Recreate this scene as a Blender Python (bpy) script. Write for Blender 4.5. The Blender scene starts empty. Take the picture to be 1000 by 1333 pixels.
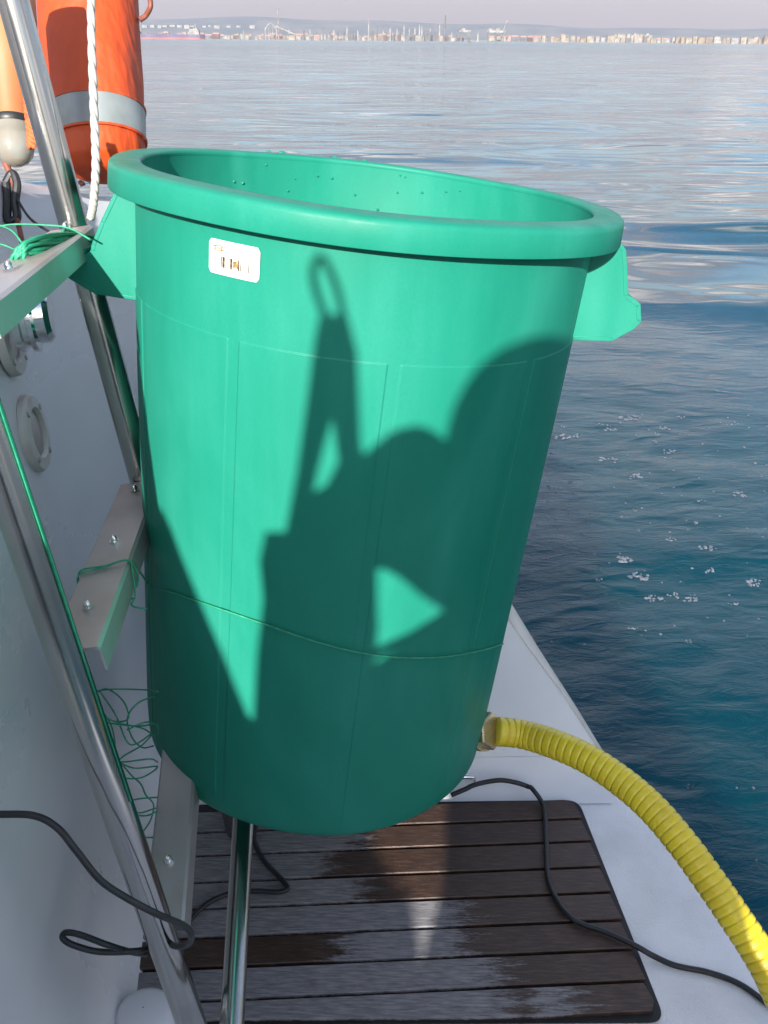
import bpy, math, random
import numpy as np
from mathutils import Vector, Matrix
R = math.radians
random.seed(7); rng = np.random.default_rng(7)
scene = bpy.context.scene
C = scene.collection

# ------------------------------------------------------------------ camera
CAMZ = 1.5
F = 1200.0                       # focal length in photo pixels (photo 1000 x 1333)
PITCH = math.atan(614 / F); ROLL = R(0.5)
cr, sr = math.cos(ROLL), math.sin(ROLL); cp, sp = math.cos(PITCH), math.sin(PITCH)
right = Vector((1, 0, 0)); up = Vector((0, sp, cp)); fwd = Vector((0, cp, -sp))
r_ = right * cr + up * sr; u_ = up * cr - right * sr
cam = bpy.data.objects.new('camera', bpy.data.cameras.new('camera')); C.objects.link(cam)
M = Matrix((r_, u_, -fwd)).transposed().to_4x4(); M.translation = Vector((0, 0, CAMZ)); cam.matrix_world = M
cam.data.sensor_fit = 'VERTICAL'; cam.data.sensor_height = 36; cam.data.lens = 36 * F / 1333
cam.data.clip_start = .02; cam.data.clip_end = 60000
scene.camera = cam
CO = Vector((0, 0, CAMZ))

def W(px, py, d):                # point seen at a photo pixel at a measured distance
    X = px - 500; Y = py - 666.5
    a = (cr * X + sr * Y) / F; b = (-sr * X + cr * Y) / F
    return CO + Vector((a, cp - b * sp, -sp - b * cp)) * d
def on(px, py, P0, n):
    v = W(px, py, 1) - CO
    return CO + v * ((P0 - CO).dot(n) / v.dot(n))

# ------------------------------------------------------------------ light
AZ, EL = R(9), R(20)
SD = Vector((math.sin(AZ) * math.cos(EL), math.cos(AZ) * math.cos(EL), -math.sin(EL)))   # direction the light travels
SU = Vector((math.cos(AZ), -math.sin(AZ), 0)); SV = SU.cross(SD)
sun = bpy.data.objects.new('sun', bpy.data.lights.new('sun', 'SUN')); C.objects.link(sun)
sun.data.energy = 4.5; sun.data.angle = R(.65); sun.data.color = (1, .95, .88)
sun.rotation_euler = SD.to_track_quat('-Z', 'Y').to_euler()
w = bpy.data.worlds.new('World'); scene.world = w; w.use_nodes = True
nt = w.node_tree; nt.nodes.clear()
def N(nt, t, **k):
    n = nt.nodes.new(t)
    for a, b in k.items():
        if a == 'ins':
            for i, v in b.items(): n.inputs[i].default_value = v
        else: setattr(n, a, b)
    return n
def ramp(nt, src, stops, link=True):
    r = N(nt, 'ShaderNodeValToRGB'); e = r.color_ramp.elements
    while len(e) < len(stops): e.new(.5)
    for k, (p, c) in enumerate(stops):
        e[k].position = p; e[k].color = (c, c, c, 1) if not hasattr(c, '__len__') else (*c, 1)
    if src is not None: nt.links.new(src, r.inputs[0])
    return r.outputs[0]
def math_(nt, op, a, b=None, c=None, clamp=False):
    m = N(nt, 'ShaderNodeMath', operation=op, use_clamp=clamp)
    for i, v in enumerate((a, b, c)):
        if v is None: continue
        if isinstance(v, (int, float)): m.inputs[i].default_value = v
        else: nt.links.new(v, m.inputs[i])
    return m.outputs[0]
L = nt.links.new
out = N(nt, 'ShaderNodeOutputWorld')
sky = N(nt, 'ShaderNodeTexSky', sky_type='NISHITA', sun_disc=False, sun_elevation=EL, sun_rotation=math.pi + AZ, altitude=0, air_density=1.1, dust_density=1.5, ozone_density=3.0)
bg = N(nt, 'ShaderNodeBackground'); bg.inputs[1].default_value = .10; L(sky.outputs[0], bg.inputs[0])
tc = N(nt, 'ShaderNodeTexCoord'); sx = N(nt, 'ShaderNodeSeparateXYZ'); L(tc.outputs['Generated'], sx.inputs[0])
mp = N(nt, 'ShaderNodeMapping'); mp.inputs['Scale'].default_value = (1, 1, 3.6); L(tc.outputs['Generated'], mp.inputs[0])
n1 = N(nt, 'ShaderNodeTexNoise', ins={'Scale': 2.2, 'Detail': 5, 'Roughness': .52}); L(mp.outputs[0], n1.inputs['Vector'])
patch = ramp(nt, n1.outputs[0], [(.49, 0), (.57, 1)])
low = ramp(nt, sx.outputs[2], [(0, 1), (.045, .9), (.13, .25), (.3, 0)])
thin = ramp(nt, sx.outputs[2], [(0, 1), (.45, .8), (.8, .45)])
fac = math_(nt, 'MAXIMUM', low, math_(nt, 'MULTIPLY', patch, thin))
ccol = ramp(nt, n1.outputs[0], [(.3, (.59, .51, .60)), (.53, (.66, .57, .63)), (.64, (1.0, .90, .82))])
bg2 = N(nt, 'ShaderNodeBackground'); bg2.inputs[1].default_value = .40; L(ccol, bg2.inputs[0]); L(math_(nt, 'MULTIPLY', ramp(nt, sx.outputs[2], [(0, .22), (.035, .235), (.12, .37), (.5, .66), (1, .8)]), math_(nt, 'ADD', 1, math_(nt, 'MULTIPLY', ramp(nt, n1.outputs[0], [(.57, 0), (.64, 1)]), 1.3))), bg2.inputs[1])
mx = N(nt, 'ShaderNodeMixShader'); L(fac, mx.inputs[0]); L(bg.outputs[0], mx.inputs[1]); L(bg2.outputs[0], mx.inputs[2]); L(mx.outputs[0], out.inputs[0])
scene.view_settings.view_transform = 'Standard'; scene.view_settings.look = 'None'
scene.view_settings.exposure = 1.4; scene.view_settings.gamma = 1

# ------------------------------------------------------------------ materials
def mat(name, col, rough=.5, metal=0, noise=None, bump=None, spec=.5, extra=None):
    """noise = (scale, detail, colour2, lo, hi, stretch); bump = (scale, strength, distance, stretch)"""
    m = bpy.data.materials.new(name); m.use_nodes = True; t = m.node_tree
    b = t.nodes['Principled BSDF']; b.inputs['Base Color'].default_value = (*col, 1)
    b.inputs['Roughness'].default_value = rough; b.inputs['Metallic'].default_value = metal
    b.inputs['Specular IOR Level'].default_value = spec
    tcn = N(t, 'ShaderNodeTexCoord')
    if noise:
        s, d, c2, lo, hi, st = noise
        mpn = N(t, 'ShaderNodeMapping'); mpn.inputs['Scale'].default_value = st; t.links.new(tcn.outputs['Object'], mpn.inputs[0])
        nn = N(t, 'ShaderNodeTexNoise', ins={'Scale': s, 'Detail': d}); t.links.new(mpn.outputs[0], nn.inputs['Vector'])
        t.links.new(ramp(t, nn.outputs[0], [(lo, col), (hi, c2)]), b.inputs['Base Color'])
        t.links.new(ramp(t, nn.outputs[0], [(.2, max(0, rough - .08)), (.8, min(1, rough + .12))]), b.inputs['Roughness'])
    if bump:
        s, st_, dist, st = bump
        mpn = N(t, 'ShaderNodeMapping'); mpn.inputs['Scale'].default_value = st; t.links.new(tcn.outputs['Object'], mpn.inputs[0])
        nn = N(t, 'ShaderNodeTexNoise', ins={'Scale': s, 'Detail': 4}); t.links.new(mpn.outputs[0], nn.inputs['Vector'])
        bb = N(t, 'ShaderNodeBump', ins={'Strength': st_, 'Distance': dist}); t.links.new(nn.outputs[0], bb.inputs['Height'])
        t.links.new(bb.outputs[0], b.inputs['Normal'])
    if extra: extra(m, t, b, tcn)
    return m
ONE = (1, 1, 1)
GEL = mat('gelcoat', (.78, .79, .80), .35, noise=(3.5, 6, (.66, .68, .69), .35, .75, ONE), bump=(260, .25, .0006, ONE))
GEL2 = mat('gelcoat_nonskid', (.76, .77, .79), .55, noise=(9, 8, (.58, .59, .58), .45, .8, ONE), bump=(380, 1, .0016, ONE))
WALL = mat('gelcoat_transom', (.70, .69, .70), .28, noise=(2.2, 6, (.58, .60, .595), .35, .7, (1, 1, 1.8)), bump=(1.5, .3, .05, ONE))
STEEL = mat('stainless_tube', (.44, .43, .41), .17, 1, noise=(14, 7, (.24, .21, .18), .50, .78, (1, 1, .35)), bump=(40, .06, .001, ONE))
STEELB = mat('brushed_steel', (.46, .43, .41), .38, .6, noise=(11, 6, (.36, .31, .27), .45, .8, ONE), bump=(220, .08, .0004, ONE))
CHROME = mat('chrome', (.8, .8, .8), .08, 1, noise=(30, 4, (.5, .48, .44), .5, .8, ONE))
BRASS = mat('brass', (.72, .62, .42), .3, .8, noise=(60, 5, (.4, .32, .2), .4, .7, ONE))
BLACK = mat('black_rubber', (.012, .014, .016), .45, noise=(60, 4, (.03, .03, .03), .4, .8, ONE))
CAULK = mat('black_caulk', (.008, .008, .009), .6, noise=(40, 4, (.02, .02, .02), .4, .8, ONE))
ORANGE = mat('orange_cover', (.52, .066, .008), .55, noise=(7, 6, (.34, .036, .006), .35, .8, ONE), bump=(9, .9, .03, (1, 1, .35)))
PEACH = mat('orange_plastic_pale', (.42, .15, .05), .45, noise=(8, 5, (.36, .12, .04), .4, .7, ONE))  # paler orange than the lifebuoy cover, randomly mottled
BAND = mat('reflective_band', (.27, .30, .30), .35, .3, noise=(20, 5, (.20, .23, .22), .4, .7, ONE), bump=(900, .3, .0005, ONE))
ROPE = mat('white_rope', (.34, .33, .31), .8, noise=(80, 4, (.30, .29, .26), .45, .8, ONE))
OROPE = mat('orange_cord', (.75, .12, .03), .7, noise=(200, 3, (.5, .07, .02), .4, .7, ONE))
TWINE = mat('green_twine', (.01, .20, .10), .5, noise=(120, 3, (.025, .30, .17), .4, .7, ONE))
BROWN = mat('brown_leather', (.20, .06, .035), .55, noise=(30, 4, (.12, .035, .02), .4, .7, ONE))
DIRTW = mat('old_white_plastic', (.55, .54, .50), .4, noise=(25, 6, (.40, .37, .31), .45, .75, ONE))
STICK = mat('sticker_paper', (.60, .59, .55), .35, noise=(60, 3, (.56, .55, .51), .4, .7, ONE))
INK = mat('sticker_ink', (.05, .03, .02), .5, noise=(300, 3, (.16, .12, .08), .45, .65, ONE))
YINK = mat('sticker_yellow', (.16, .10, .03), .5, noise=(300, 3, (.40, .32, .12), .4, .7, ONE))

def bin_extra(m, t, b, tcn):
    l = t.links.new
    mpn = N(t, 'ShaderNodeMapping'); mpn.inputs['Scale'].default_value = (1, 1, .45); l(tcn.outputs['Object'], mpn.inputs[0])
    nn = N(t, 'ShaderNodeTexNoise', ins={'Scale': 4.5, 'Detail': 2.5, 'Distortion': 2.2}); l(mpn.outputs[0], nn.inputs['Vector'])
    wv = N(t, 'ShaderNodeTexNoise', ins={'Scale': 330, 'Detail': 5, 'Roughness': .7}); l(tcn.outputs['Object'], wv.inputs['Vector'])
    mp3 = N(t, 'ShaderNodeMapping'); mp3.inputs['Scale'].default_value = (1, 1, .06); l(tcn.outputs['Object'], mp3.inputs[0])
    dr_ = N(t, 'ShaderNodeTexNoise', ins={'Scale': 38, 'Detail': 5, 'Roughness': .6}); l(mp3.outputs[0], dr_.inputs['Vector'])
    f = math_(t, 'ADD', math_(t, 'MULTIPLY', nn.outputs[0], .58), math_(t, 'ADD', math_(t, 'MULTIPLY', wv.outputs[0], .24), math_(t, 'MULTIPLY', dr_.outputs[0], .18)))
    l(ramp(t, dr_.outputs[0], [(.3, .38), (.7, .56)]), b.inputs['Roughness'])
    col = ramp(t, f, [(.28, (.007, .168, .110)), (.5, (.012, .196, .134)), (.70, (.022, .228, .162))])
    l(col, b.inputs['Base Color'])
    bb = N(t, 'ShaderNodeBump', ins={'Strength': .12, 'Distance': .0006}); n2 = N(t, 'ShaderNodeTexNoise', ins={'Scale': 420, 'Detail': 3})
    l(tcn.outputs['Object'], n2.inputs['Vector']); l(n2.outputs[0], bb.inputs['Height']); l(bb.outputs[0], b.inputs['Normal'])
    pass
    tr = N(t, 'ShaderNodeBsdfTranslucent'); l(col, tr.inputs[0])
    ms = N(t, 'ShaderNodeMixShader'); ms.inputs[0].default_value = .05
    o = [n for n in t.nodes if n.type == 'OUTPUT_MATERIAL'][0]
    l(b.outputs[0], ms.inputs[1]); l(tr.outputs[0], ms.inputs[2]); l(ms.outputs[0], o.inputs[0])
BIN = mat('green_plastic', (.02, .45, .27), .46, extra=bin_extra, spec=.20)
def hose_extra(m, t, b, tcn):
    b.inputs['Coat Weight'].default_value = .3
    b.inputs['Coat Roughness'].default_value = .15
HOSE = mat('yellow_pvc', (.78, .62, .02), .35, noise=(18, 5, (.60, .44, .015), .35, .8, ONE), extra=hose_extra)
def wood_extra(m, t, b, tcn):
    l = t.links.new
    at = N(t, 'ShaderNodeVertexColor', layer_name='dry'); 
    mpn = N(t, 'ShaderNodeMapping'); mpn.inputs['Scale'].default_value = (1, 9, 1); mpn.inputs['Rotation'].default_value = (0, 0, R(-3.4)); l(tcn.outputs['Object'], mpn.inputs[0])
    g = N(t, 'ShaderNodeTexNoise', ins={'Scale': 34, 'Detail': 9, 'Roughness': .65}); l(mpn.outputs[0], g.inputs['Vector'])
    g2 = N(t, 'ShaderNodeTexNoise', ins={'Scale': 120, 'Detail': 6, 'Roughness': .7}); l(mpn.outputs[0], g2.inputs['Vector'])
    wet = ramp(t, g.outputs[0], [(.3, (.022, .012, .009)), (.5, (.050, .027, .018)), (.72, (.10, .057, .038))])
    dry = ramp(t, g.outputs[0], [(.3, (.10, .095, .097)), (.52, (.21, .20, .205)), (.75, (.33, .315, .31))])
    s = math_(t, 'ADD', at.outputs[0], math_(t, 'MULTIPLY', math_(t, 'SUBTRACT', g2.outputs[0], .5), 1.5))
    s = math_(t, 'ADD', s, math_(t, 'MULTIPLY', math_(t, 'SUBTRACT', g.outputs[0], .5), .8))
    fm = ramp(t, s, [(.38, 0), (.66, 1)])
    mc = N(t, 'ShaderNodeMixRGB'); l(fm, mc.inputs[0]); l(wet, mc.inputs[1]); l(dry, mc.inputs[2]); l(mc.outputs[0], b.inputs['Base Color'])
    l(ramp(t, fm, [(0, .38), (1, .75)]), b.inputs['Roughness'])
    bb = N(t, 'ShaderNodeBump', ins={'Strength': .5, 'Distance': .0015}); l(g2.outputs[0], bb.inputs['Height']); l(bb.outputs[0], b.inputs['Normal'])
TEAK = mat('teak', (.05, .03, .02), .5, extra=wood_extra)

# ------------------------------------------------------------------ builders
def obj(name, verts, faces, m, parent=None, smooth=True, sub=0, auto=None):
    me = bpy.data.meshes.new(name); me.from_pydata([tuple(v) for v in verts], [], faces); me.update()
    o = bpy.data.objects.new(name, me); C.objects.link(o)
    if m is not None: me.materials.append(m)
    if smooth: me.polygons.foreach_set('use_smooth', [True] * len(me.polygons))
    if auto and smooth:
        import bmesh
        b = bmesh.new(); b.from_mesh(me)
        for e in b.edges:
            if len(e.link_faces) == 2 and e.calc_face_angle(0) > R(auto): e.smooth = False
        b.to_mesh(me); b.free()
    if parent is not None:
        o.parent = parent; o.matrix_parent_inverse = parent.matrix_world.inverted() if parent.type != 'EMPTY' or True else Matrix()
    return o
def tag(o, label=None, cat=None, group=None, kind=None):
    if label: o['label'] = label
    if cat: o['category'] = cat
    if group: o['group'] = group
    if kind: o['kind'] = kind
    return o
def empty(name, loc, label, cat, group=None):
    o = bpy.data.objects.new(name, None); C.objects.link(o); o.location = loc; o.empty_display_size = .05
    o.matrix_world = Matrix.Translation(loc)
    return tag(o, label, cat, group)
class MB:
    def __init__(s): s.v = []; s.f = []
    def add(s, v, f):
        k = len(s.v); s.v += [Vector(x) for x in v]; s.f += [tuple(i + k for i in q) for q in f]; return s
    def box(s, c, h, ax=None, taper=1):
        c = Vector(c); ax = ax or (Vector((1, 0, 0)), Vector((0, 1, 0)), Vector((0, 0, 1)))
        v = [c + ax[0] * (h[0] * i * (taper if k > 0 else 1)) + ax[1] * (h[1] * j * (taper if k > 0 else 1)) + ax[2] * (h[2] * k) for k in (-1, 1) for j in (-1, 1) for i in (-1, 1)]
        return s.add(v, [(0, 2, 3, 1), (4, 5, 7, 6), (0, 1, 5, 4), (2, 6, 7, 3), (0, 4, 6, 2), (1, 3, 7, 5)])
    def cyl(s, a, b, r, r2=None, n=16, caps=True):
        a, b = Vector(a), Vector(b); d = (b - a).normalized(); x = d.orthogonal().normalized(); y = d.cross(x); r2 = r if r2 is None else r2
        v = [p + (x * math.cos(t) + y * math.sin(t)) * q for p, q in ((a, r), (b, r2)) for t in [2 * math.pi * i / n for i in range(n)]]
        f = [(i, (i + 1) % n, n + (i + 1) % n, n + i) for i in range(n)]
        if caps: f += [tuple(range(n))[::-1], tuple(range(n, 2 * n))]
        return s.add(v, f)
    def rev(s, a, d, prof, n=32):
        """prof list (radius, distance along d)"""
        a = Vector(a); d = Vector(d).normalized(); x = d.orthogonal().normalized(); y = d.cross(x); v = []; f = []
        for r, h in prof:
            v += [a + d * h + (x * math.cos(t) + y * math.sin(t)) * r for t in [2 * math.pi * i / n for i in range(n)]]
        for k in range(len(prof) - 1):
            f += [(k * n + i, k * n + (i + 1) % n, (k + 1) * n + (i + 1) % n, (k + 1) * n + i) for i in range(n)]
        return s.add(v, f)
    def tube(s, pts, r, n=10, caps=True, flat=None):
        pts = [Vector(p) for p in pts]; m = len(pts); rr = r if hasattr(r, '__len__') else [r] * m
        T = [(pts[min(i + 1, m - 1)] - pts[max(i - 1, 0)]).normalized() for i in range(m)]
        x = T[0].orthogonal().normalized(); v = []
        for i in range(m):
            x = (x - T[i] * x.dot(T[i])).normalized(); y = T[i].cross(x)
            v += [pts[i] + (x * math.cos(t) + y * math.sin(t)) * rr[i] for t in [2 * math.pi * j / n for j in range(n)]]
        f = [(i * n + j, i * n + (j + 1) % n, (i + 1) * n + (j + 1) % n, (i + 1) * n + j) for i in range(m - 1) for j in range(n)]
        if caps: f += [tuple(range(n))[::-1], tuple(range((m - 1) * n, m * n))]
        return s.add(v, f)
    def prism(s, poly, off):
        """poly: list of 3D points, extruded by vector off"""
        n = len(poly); off = Vector(off); v = [Vector(p) for p in poly] + [Vector(p) + off for p in poly]
        return s.add(v, [tuple(range(n))[::-1], tuple(range(n, 2 * n))] + [(i, (i + 1) % n, n + (i + 1) % n, n + i) for i in range(n)])
    def build(s, name, m, parent=None, smooth=True, auto=35, bevel=0):
        o = obj(name, s.v, s.f, m, parent, smooth, auto=auto)
        if bevel:
            b = o.modifiers.new('bevel', 'BEVEL'); b.width = bevel; b.segments = 3; b.limit_method = 'ANGLE'; b.angle_limit = R(40)
            b.harden_normals = False
        return o
def spline(P, k=8):
    """Catmull-Rom through the points"""
    P = [Vector(p) for p in P]; Q = [P[0] * 2 - P[1]] + P + [P[-1] * 2 - P[-2]]; o = []
    for i in range(1, len(Q) - 2):
        for j in range(k):
            t = j / k; a, b, c, d = Q[i - 1:i + 3]
            o.append(.5 * ((2 * b) + (c - a) * t + (2 * a - 5 * b + 4 * c - d) * t * t + (3 * b - a - 3 * c + d) * t ** 3))
    return o + [P[-1]]
def round_poly(P, rad, k=5):
    o = []; n = len(P)
    for i in range(n):
        a, b, c = P[i - 1], P[i], P[(i + 1) % n]; r = rad[i] if hasattr(rad, '__len__') else rad
        u = (a - b); v = (c - b); t = min(r, u.length * .45, v.length * .45)
        p, q = b + u.normalized() * t, b + v.normalized() * t
        for j in range(k + 1):
            s = j / k; o.append(p * (1 - s) ** 2 + b * 2 * s * (1 - s) + q * s * s)
    return o

# ------------------------------------------------------------------ sea
def water_h(x, y):
    rg = np.random.default_rng(3); h = np.zeros_like(x); r = np.hypot(x, y)
    near = 1 / (1 + np.exp((r - 6.2 + .12 * x) / .7))          # the wind-rippled water close to the hull
    for lam, amp, n, spread, sc in ((7, .020, 7, .5, 0), (3.2, .007, 9, .6, 0), (1.5, .0040, 10, .8, .9), (.7, .0032, 14, 1.0, 1), (.34, .0024, 16, 1.2, 1), (.17, .0011, 18, 1.4, 1)):
        for _ in range(n):
            l = lam * rg.uniform(.7, 1.35); a = rg.normal(1.75, spread); ph = rg.uniform(0, 6.283)
            k = 6.283 / l; am = amp * rg.uniform(.5, 1) / math.sqrt(n) * 1.6
            m = (1 - sc) + sc * near
            fade = np.clip(1.2 - r / (lam * 45), 0, 1)
            h += am * m * fade * np.sin(k * (math.cos(a) * x + math.sin(a) * y) + ph)
    def ridge(y0, wd, A, xc, xw, sl=0, cv=0):
        yy = y - (y0 + sl * (x - xc) + cv * (x - xc) ** 2)
        return A * np.exp(-(yy / wd) ** 2) / (1 + np.exp(-(x - xc + xw) / .35)) / (1 + np.exp((x - xc - xw) / .5))
    h += ridge(8.6, .55, .055, 4.4, 2.6, .02)
    h += ridge(5.9, .50, .060, 3.6, 2.3, .05, .10)
    h += ridge(14.5, .7, .045, -2.0, 3.2, -.03)
    h += ridge(21.0, .9, .04, -3.4, 2.2, .02)
    return h
def water_mat():
    m = bpy.data.materials.new('sea_water'); m.use_nodes = True; t = m.node_tree; l = t.links.new; b = t.nodes['Principled BSDF']
    tcn = N(t, 'ShaderNodeTexCoord')
    big = N(t, 'ShaderNodeTexNoise', ins={'Scale': .35, 'Detail': 3}); l(tcn.outputs['Object'], big.inputs['Vector'])
    l(ramp(t, big.outputs[0], [(.35, (.0013, .034, .060)), (.65, (.0018, .050, .066))]), b.inputs['Base Color'])
    b.inputs['IOR'].default_value = 1.33
    b.inputs['Subsurface Weight'].default_value = 1.0; b.inputs['Subsurface Radius'].default_value = (1.5, 3.5, 4.0); b.inputs['Subsurface Scale'].default_value = 1.0
    sep = N(t, 'ShaderNodeSeparateXYZ'); l(tcn.outputs['Object'], sep.inputs[0])
    d = N(t, 'ShaderNodeVectorMath', operation='LENGTH'); l(tcn.outputs['Object'], d.inputs[0])
    l(ramp(t, math_(t, 'DIVIDE', d.outputs['Value'], 400), [(0, .015), (.1, .03), (.5, .09), (1, .16)]), b.inputs['Roughness'])
    wob = math_(t, 'ADD', d.outputs['Value'], math_(t, 'MULTIPLY', big.outputs[0], 5))
    nearm = ramp(t, math_(t, 'DIVIDE', wob, 40), [(.17, 1), (.22, .0), (.45, .0), (.9, .12)])
    mp1 = N(t, 'ShaderNodeMapping'); mp1.inputs['Scale'].default_value = (.55, 1.2, 1); mp1.inputs['Rotation'].default_value = (0, 0, R(-12)); l(tcn.outputs['Object'], mp1.inputs[0])
    a1 = N(t, 'ShaderNodeTexNoise', ins={'Scale': 7.5, 'Detail': 9, 'Roughness': .62, 'Distortion': .5}); l(mp1.outputs[0], a1.inputs['Vector'])
    a1.noise_type = 'RIDGED_MULTIFRACTAL' if hasattr(a1, 'noise_type') else a1.noise_type
    a2 = N(t, 'ShaderNodeTexNoise', ins={'Scale': 1.0, 'Detail': 1.2, 'Roughness': .4, 'Distortion': 1.2}); l(mp1.outputs[0], a2.inputs['Vector'])
    a4 = N(t, 'ShaderNodeTexNoise', ins={'Scale': 16, 'Detail': 6, 'Roughness': .6, 'Distortion': .4}); l(mp1.outputs[0], a4.inputs['Vector'])
    hgt = math_(t, 'MULTIPLY', nearm, math_(t, 'ADD', math_(t, 'MULTIPLY', a1.outputs[0], .010), math_(t, 'MULTIPLY', a4.outputs[0], .007)))
    hgt = math_(t, 'ADD', hgt, math_(t, 'MULTIPLY', a2.outputs[0], .034))
    a3 = N(t, 'ShaderNodeTexNoise', ins={'Scale': .30, 'Detail': 2, 'Roughness': .5, 'Distortion': .8}); l(mp1.outputs[0], a3.inputs['Vector'])
    hgt = math_(t, 'ADD', hgt, math_(t, 'MULTIPLY', a3.outputs[0], .12))
    bb = N(t, 'ShaderNodeBump', ins={'Strength': 1, 'Distance': 1}); l(hgt, bb.inputs['Height']); l(bb.outputs[0], b.inputs['Normal'])
    return m
def build_water():
    nr, na = 620, 700
    rr = np.concatenate([[0], np.geomspace(.8, 160, nr), np.geomspace(190, 5600, 14)]); aa = np.linspace(-R(100), R(100), na)
    r, a = np.meshgrid(rr, aa, indexing='ij'); x = r * np.sin(a); y = r * np.cos(a) - .5
    z = water_h(x, y); z[r > 165] = 0
    v = np.stack([x, y, z], -1).reshape(-1, 3); nR = len(rr)
    i, j = np.meshgrid(np.arange(nR - 1), np.arange(na - 1), indexing='ij'); k = i * na + j
    q = np.stack([k, k + na, k + na + 1, k + 1], -1).reshape(-1, 4)
    me = bpy.data.meshes.new('sea'); me.vertices.add(len(v)); me.vertices.foreach_set('co', v.ravel())
    me.loops.add(q.size); me.loops.foreach_set('vertex_index', q.ravel().astype(np.int32)); me.polygons.add(len(q))
    me.polygons.foreach_set('loop_start', np.arange(0, q.size, 4, dtype=np.int32)); me.polygons.foreach_set('use_smooth', np.ones(len(q), bool))
    me.update(calc_edges=True); me.materials.append(water_mat())
    o = bpy.data.objects.new('sea', me); C.objects.link(o); tag(o, 'calm blue green sea', None, kind='structure')
    # flip if needed so that normals point up
    if me.polygons[5].normal.z < 0: me.flip_normals()
    # rest of the sea behind the boat
    n = 24; an = np.linspace(R(100), R(260), n)
    vv = [(0, -.5, 0)] + [(5600 * math.sin(t), 5600 * math.cos(t) - .5, 0) for t in an]
    b = obj('sea', vv, [(0, k + 1, k + 2)[::-1] for k in range(1 - 1, n - 1)], me.materials[0]); tag(b, 'calm blue green sea', None, kind='structure')
build_water()
FOAM = mat('sea_foam', (.15, .16, .19), .7, noise=(60, 4, (.05, .07, .09), .4, .7, ONE))
def foam():
    mb = MB(); Z = Vector((0, 0, 0)); up_ = Vector((0, 0, 1))
    named = [(831, 757, 11), (852, 785, 9), (876, 781, 7), (895, 786, 9), (979, 768, 9), (953, 793, 6), (808, 735, 11), (789, 607, 10), (960, 653, 9), (828, 629, 8), (920, 723, 9), (730, 576, 9), (794, 568, 7), (752, 576, 6), (862, 567, 6), (819, 551, 11), (870, 711, 6), (920, 751, 6), (870, 596, 8), (905, 692, 4), (898, 1027, 5), (958, 1030, 2.5), (980, 1031, 2.5), (984, 1123, 3)]
    for _ in range(120):
        x = random.uniform(690, 1010); y = 545 + random.random() ** 1.5 * 320
        named.append((x, y, random.choice((1.5, 2, 2, 3, 4))))
    def blob(cx, cy, rad):
        n = 12; ph = [random.uniform(.45, 1.45) for _ in range(n)]
        ph = [(ph[i] * 2 + ph[i - 1] + ph[(i + 1) % n]) / 4 for i in range(n)]
        ring = []; el = random.uniform(.5, 1.6)
        for i in range(n):
            t = 6.283 * i / n; ring.append((cx + rad * ph[i] * math.cos(t), cy + rad * ph[i] * math.sin(t) * el))
        hh = water_h(np.array([q[0] for q in ring] + [cx]), np.array([q[1] for q in ring] + [cy]))
        v = [(q[0], q[1], hh[i] + .0008) for i, q in enumerate(ring)] + [((q[0] - cx) * .7 + cx, (q[1] - cy) * .7 + cy, hh[i] + .0024) for i, q in enumerate(ring)] + [(cx, cy, hh[-1] + .0028)]
        mb.add(v, [(i, (i + 1) % n, n + (i + 1) % n, n + i) for i in range(n)] + [(n + i, n + (i + 1) % n, 2 * n) for i in range(n)])
    for (px, py, s) in named:
        p = on(px, py, Z, up_); d = (p - CO).length; rad = s * d / F * .75
        if s < 4: blob(p.x, p.y, rad * .8); continue
        for k in range(int(s * 1.6)):
            t = random.uniform(0, 6.283); q = random.random() ** .5 * rad * 1.1
            blob(p.x + q * 1.5 * math.cos(t), p.y + q * 1.1 * math.sin(t), rad * random.uniform(.12, .42))
    tag(mb.build('foam_flecks', FOAM), 'small flecks of foam drifting on the rippled sea', 'foam', kind='stuff')
foam()

# ------------------------------------------------------------------ far shore
DS = 3000.0
def sx_(px, D=DS): return (px - 500) * D / (F * math.cos(PITCH)) * 1.0   # sideways metres of a column of the photo at ground distance D
def far_x(px, D):
    v = W(px, 52 + (px - 500) * .009, 1) - CO; return v.x / v.y * D
def px_h(n, D): return n * D / (F / cp) * .80       # pixels of height near the horizon to metres
def lowpoly_ridge(name, D, prof, base, col, col2, depth):
    nx = 160; xs = np.linspace(-2400, 2600, nx); P = np.array(prof); hx = np.array([far_x(p, D) for p in P[:, 0]])
    hh = np.interp(xs, hx, P[:, 1]) ; rg = np.random.default_rng(int(D)); nz = sum(rg.uniform(.3, 1) * np.sin(xs / rg.uniform(60, 500) + rg.uniform(0, 6)) for _ in range(10))
    hh = np.maximum(hh * (1 + .03 * nz), 3); v = []; f = []
    rows = 10
    for j in range(rows):
        t = j / (rows - 1); s = math.sin(t * math.pi / 2) ** .8
        for i in range(nx): v.append((xs[i], D + depth * t, base + (hh[i] * s if j else -1)))
    for j in range(rows - 1):
        for i in range(nx - 1): k = j * nx + i; f.append((k, k + 1, k + nx + 1, k + nx))
    m = mat(name + '_ground', col, .95, noise=(.006, 9, col2, .4, .62, ONE))
    tag(obj(name, v, f, m), None, None, kind='structure')
lowpoly_ridge('hills', 4300, [(-300, 70), (150, 84), (300, 86), (480, 86), (560, 82), (640, 78), (760, 70), (1000, 62), (1400, 50)], 0, (.035, .055, .08), (.09, .10, .11), 700)
lowpoly_ridge('shore', 2960, [(-300, 4), (500, 5), (1300, 5)], 0, (.30, .27, .22), (.16, .17, .12), 1300)

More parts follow.
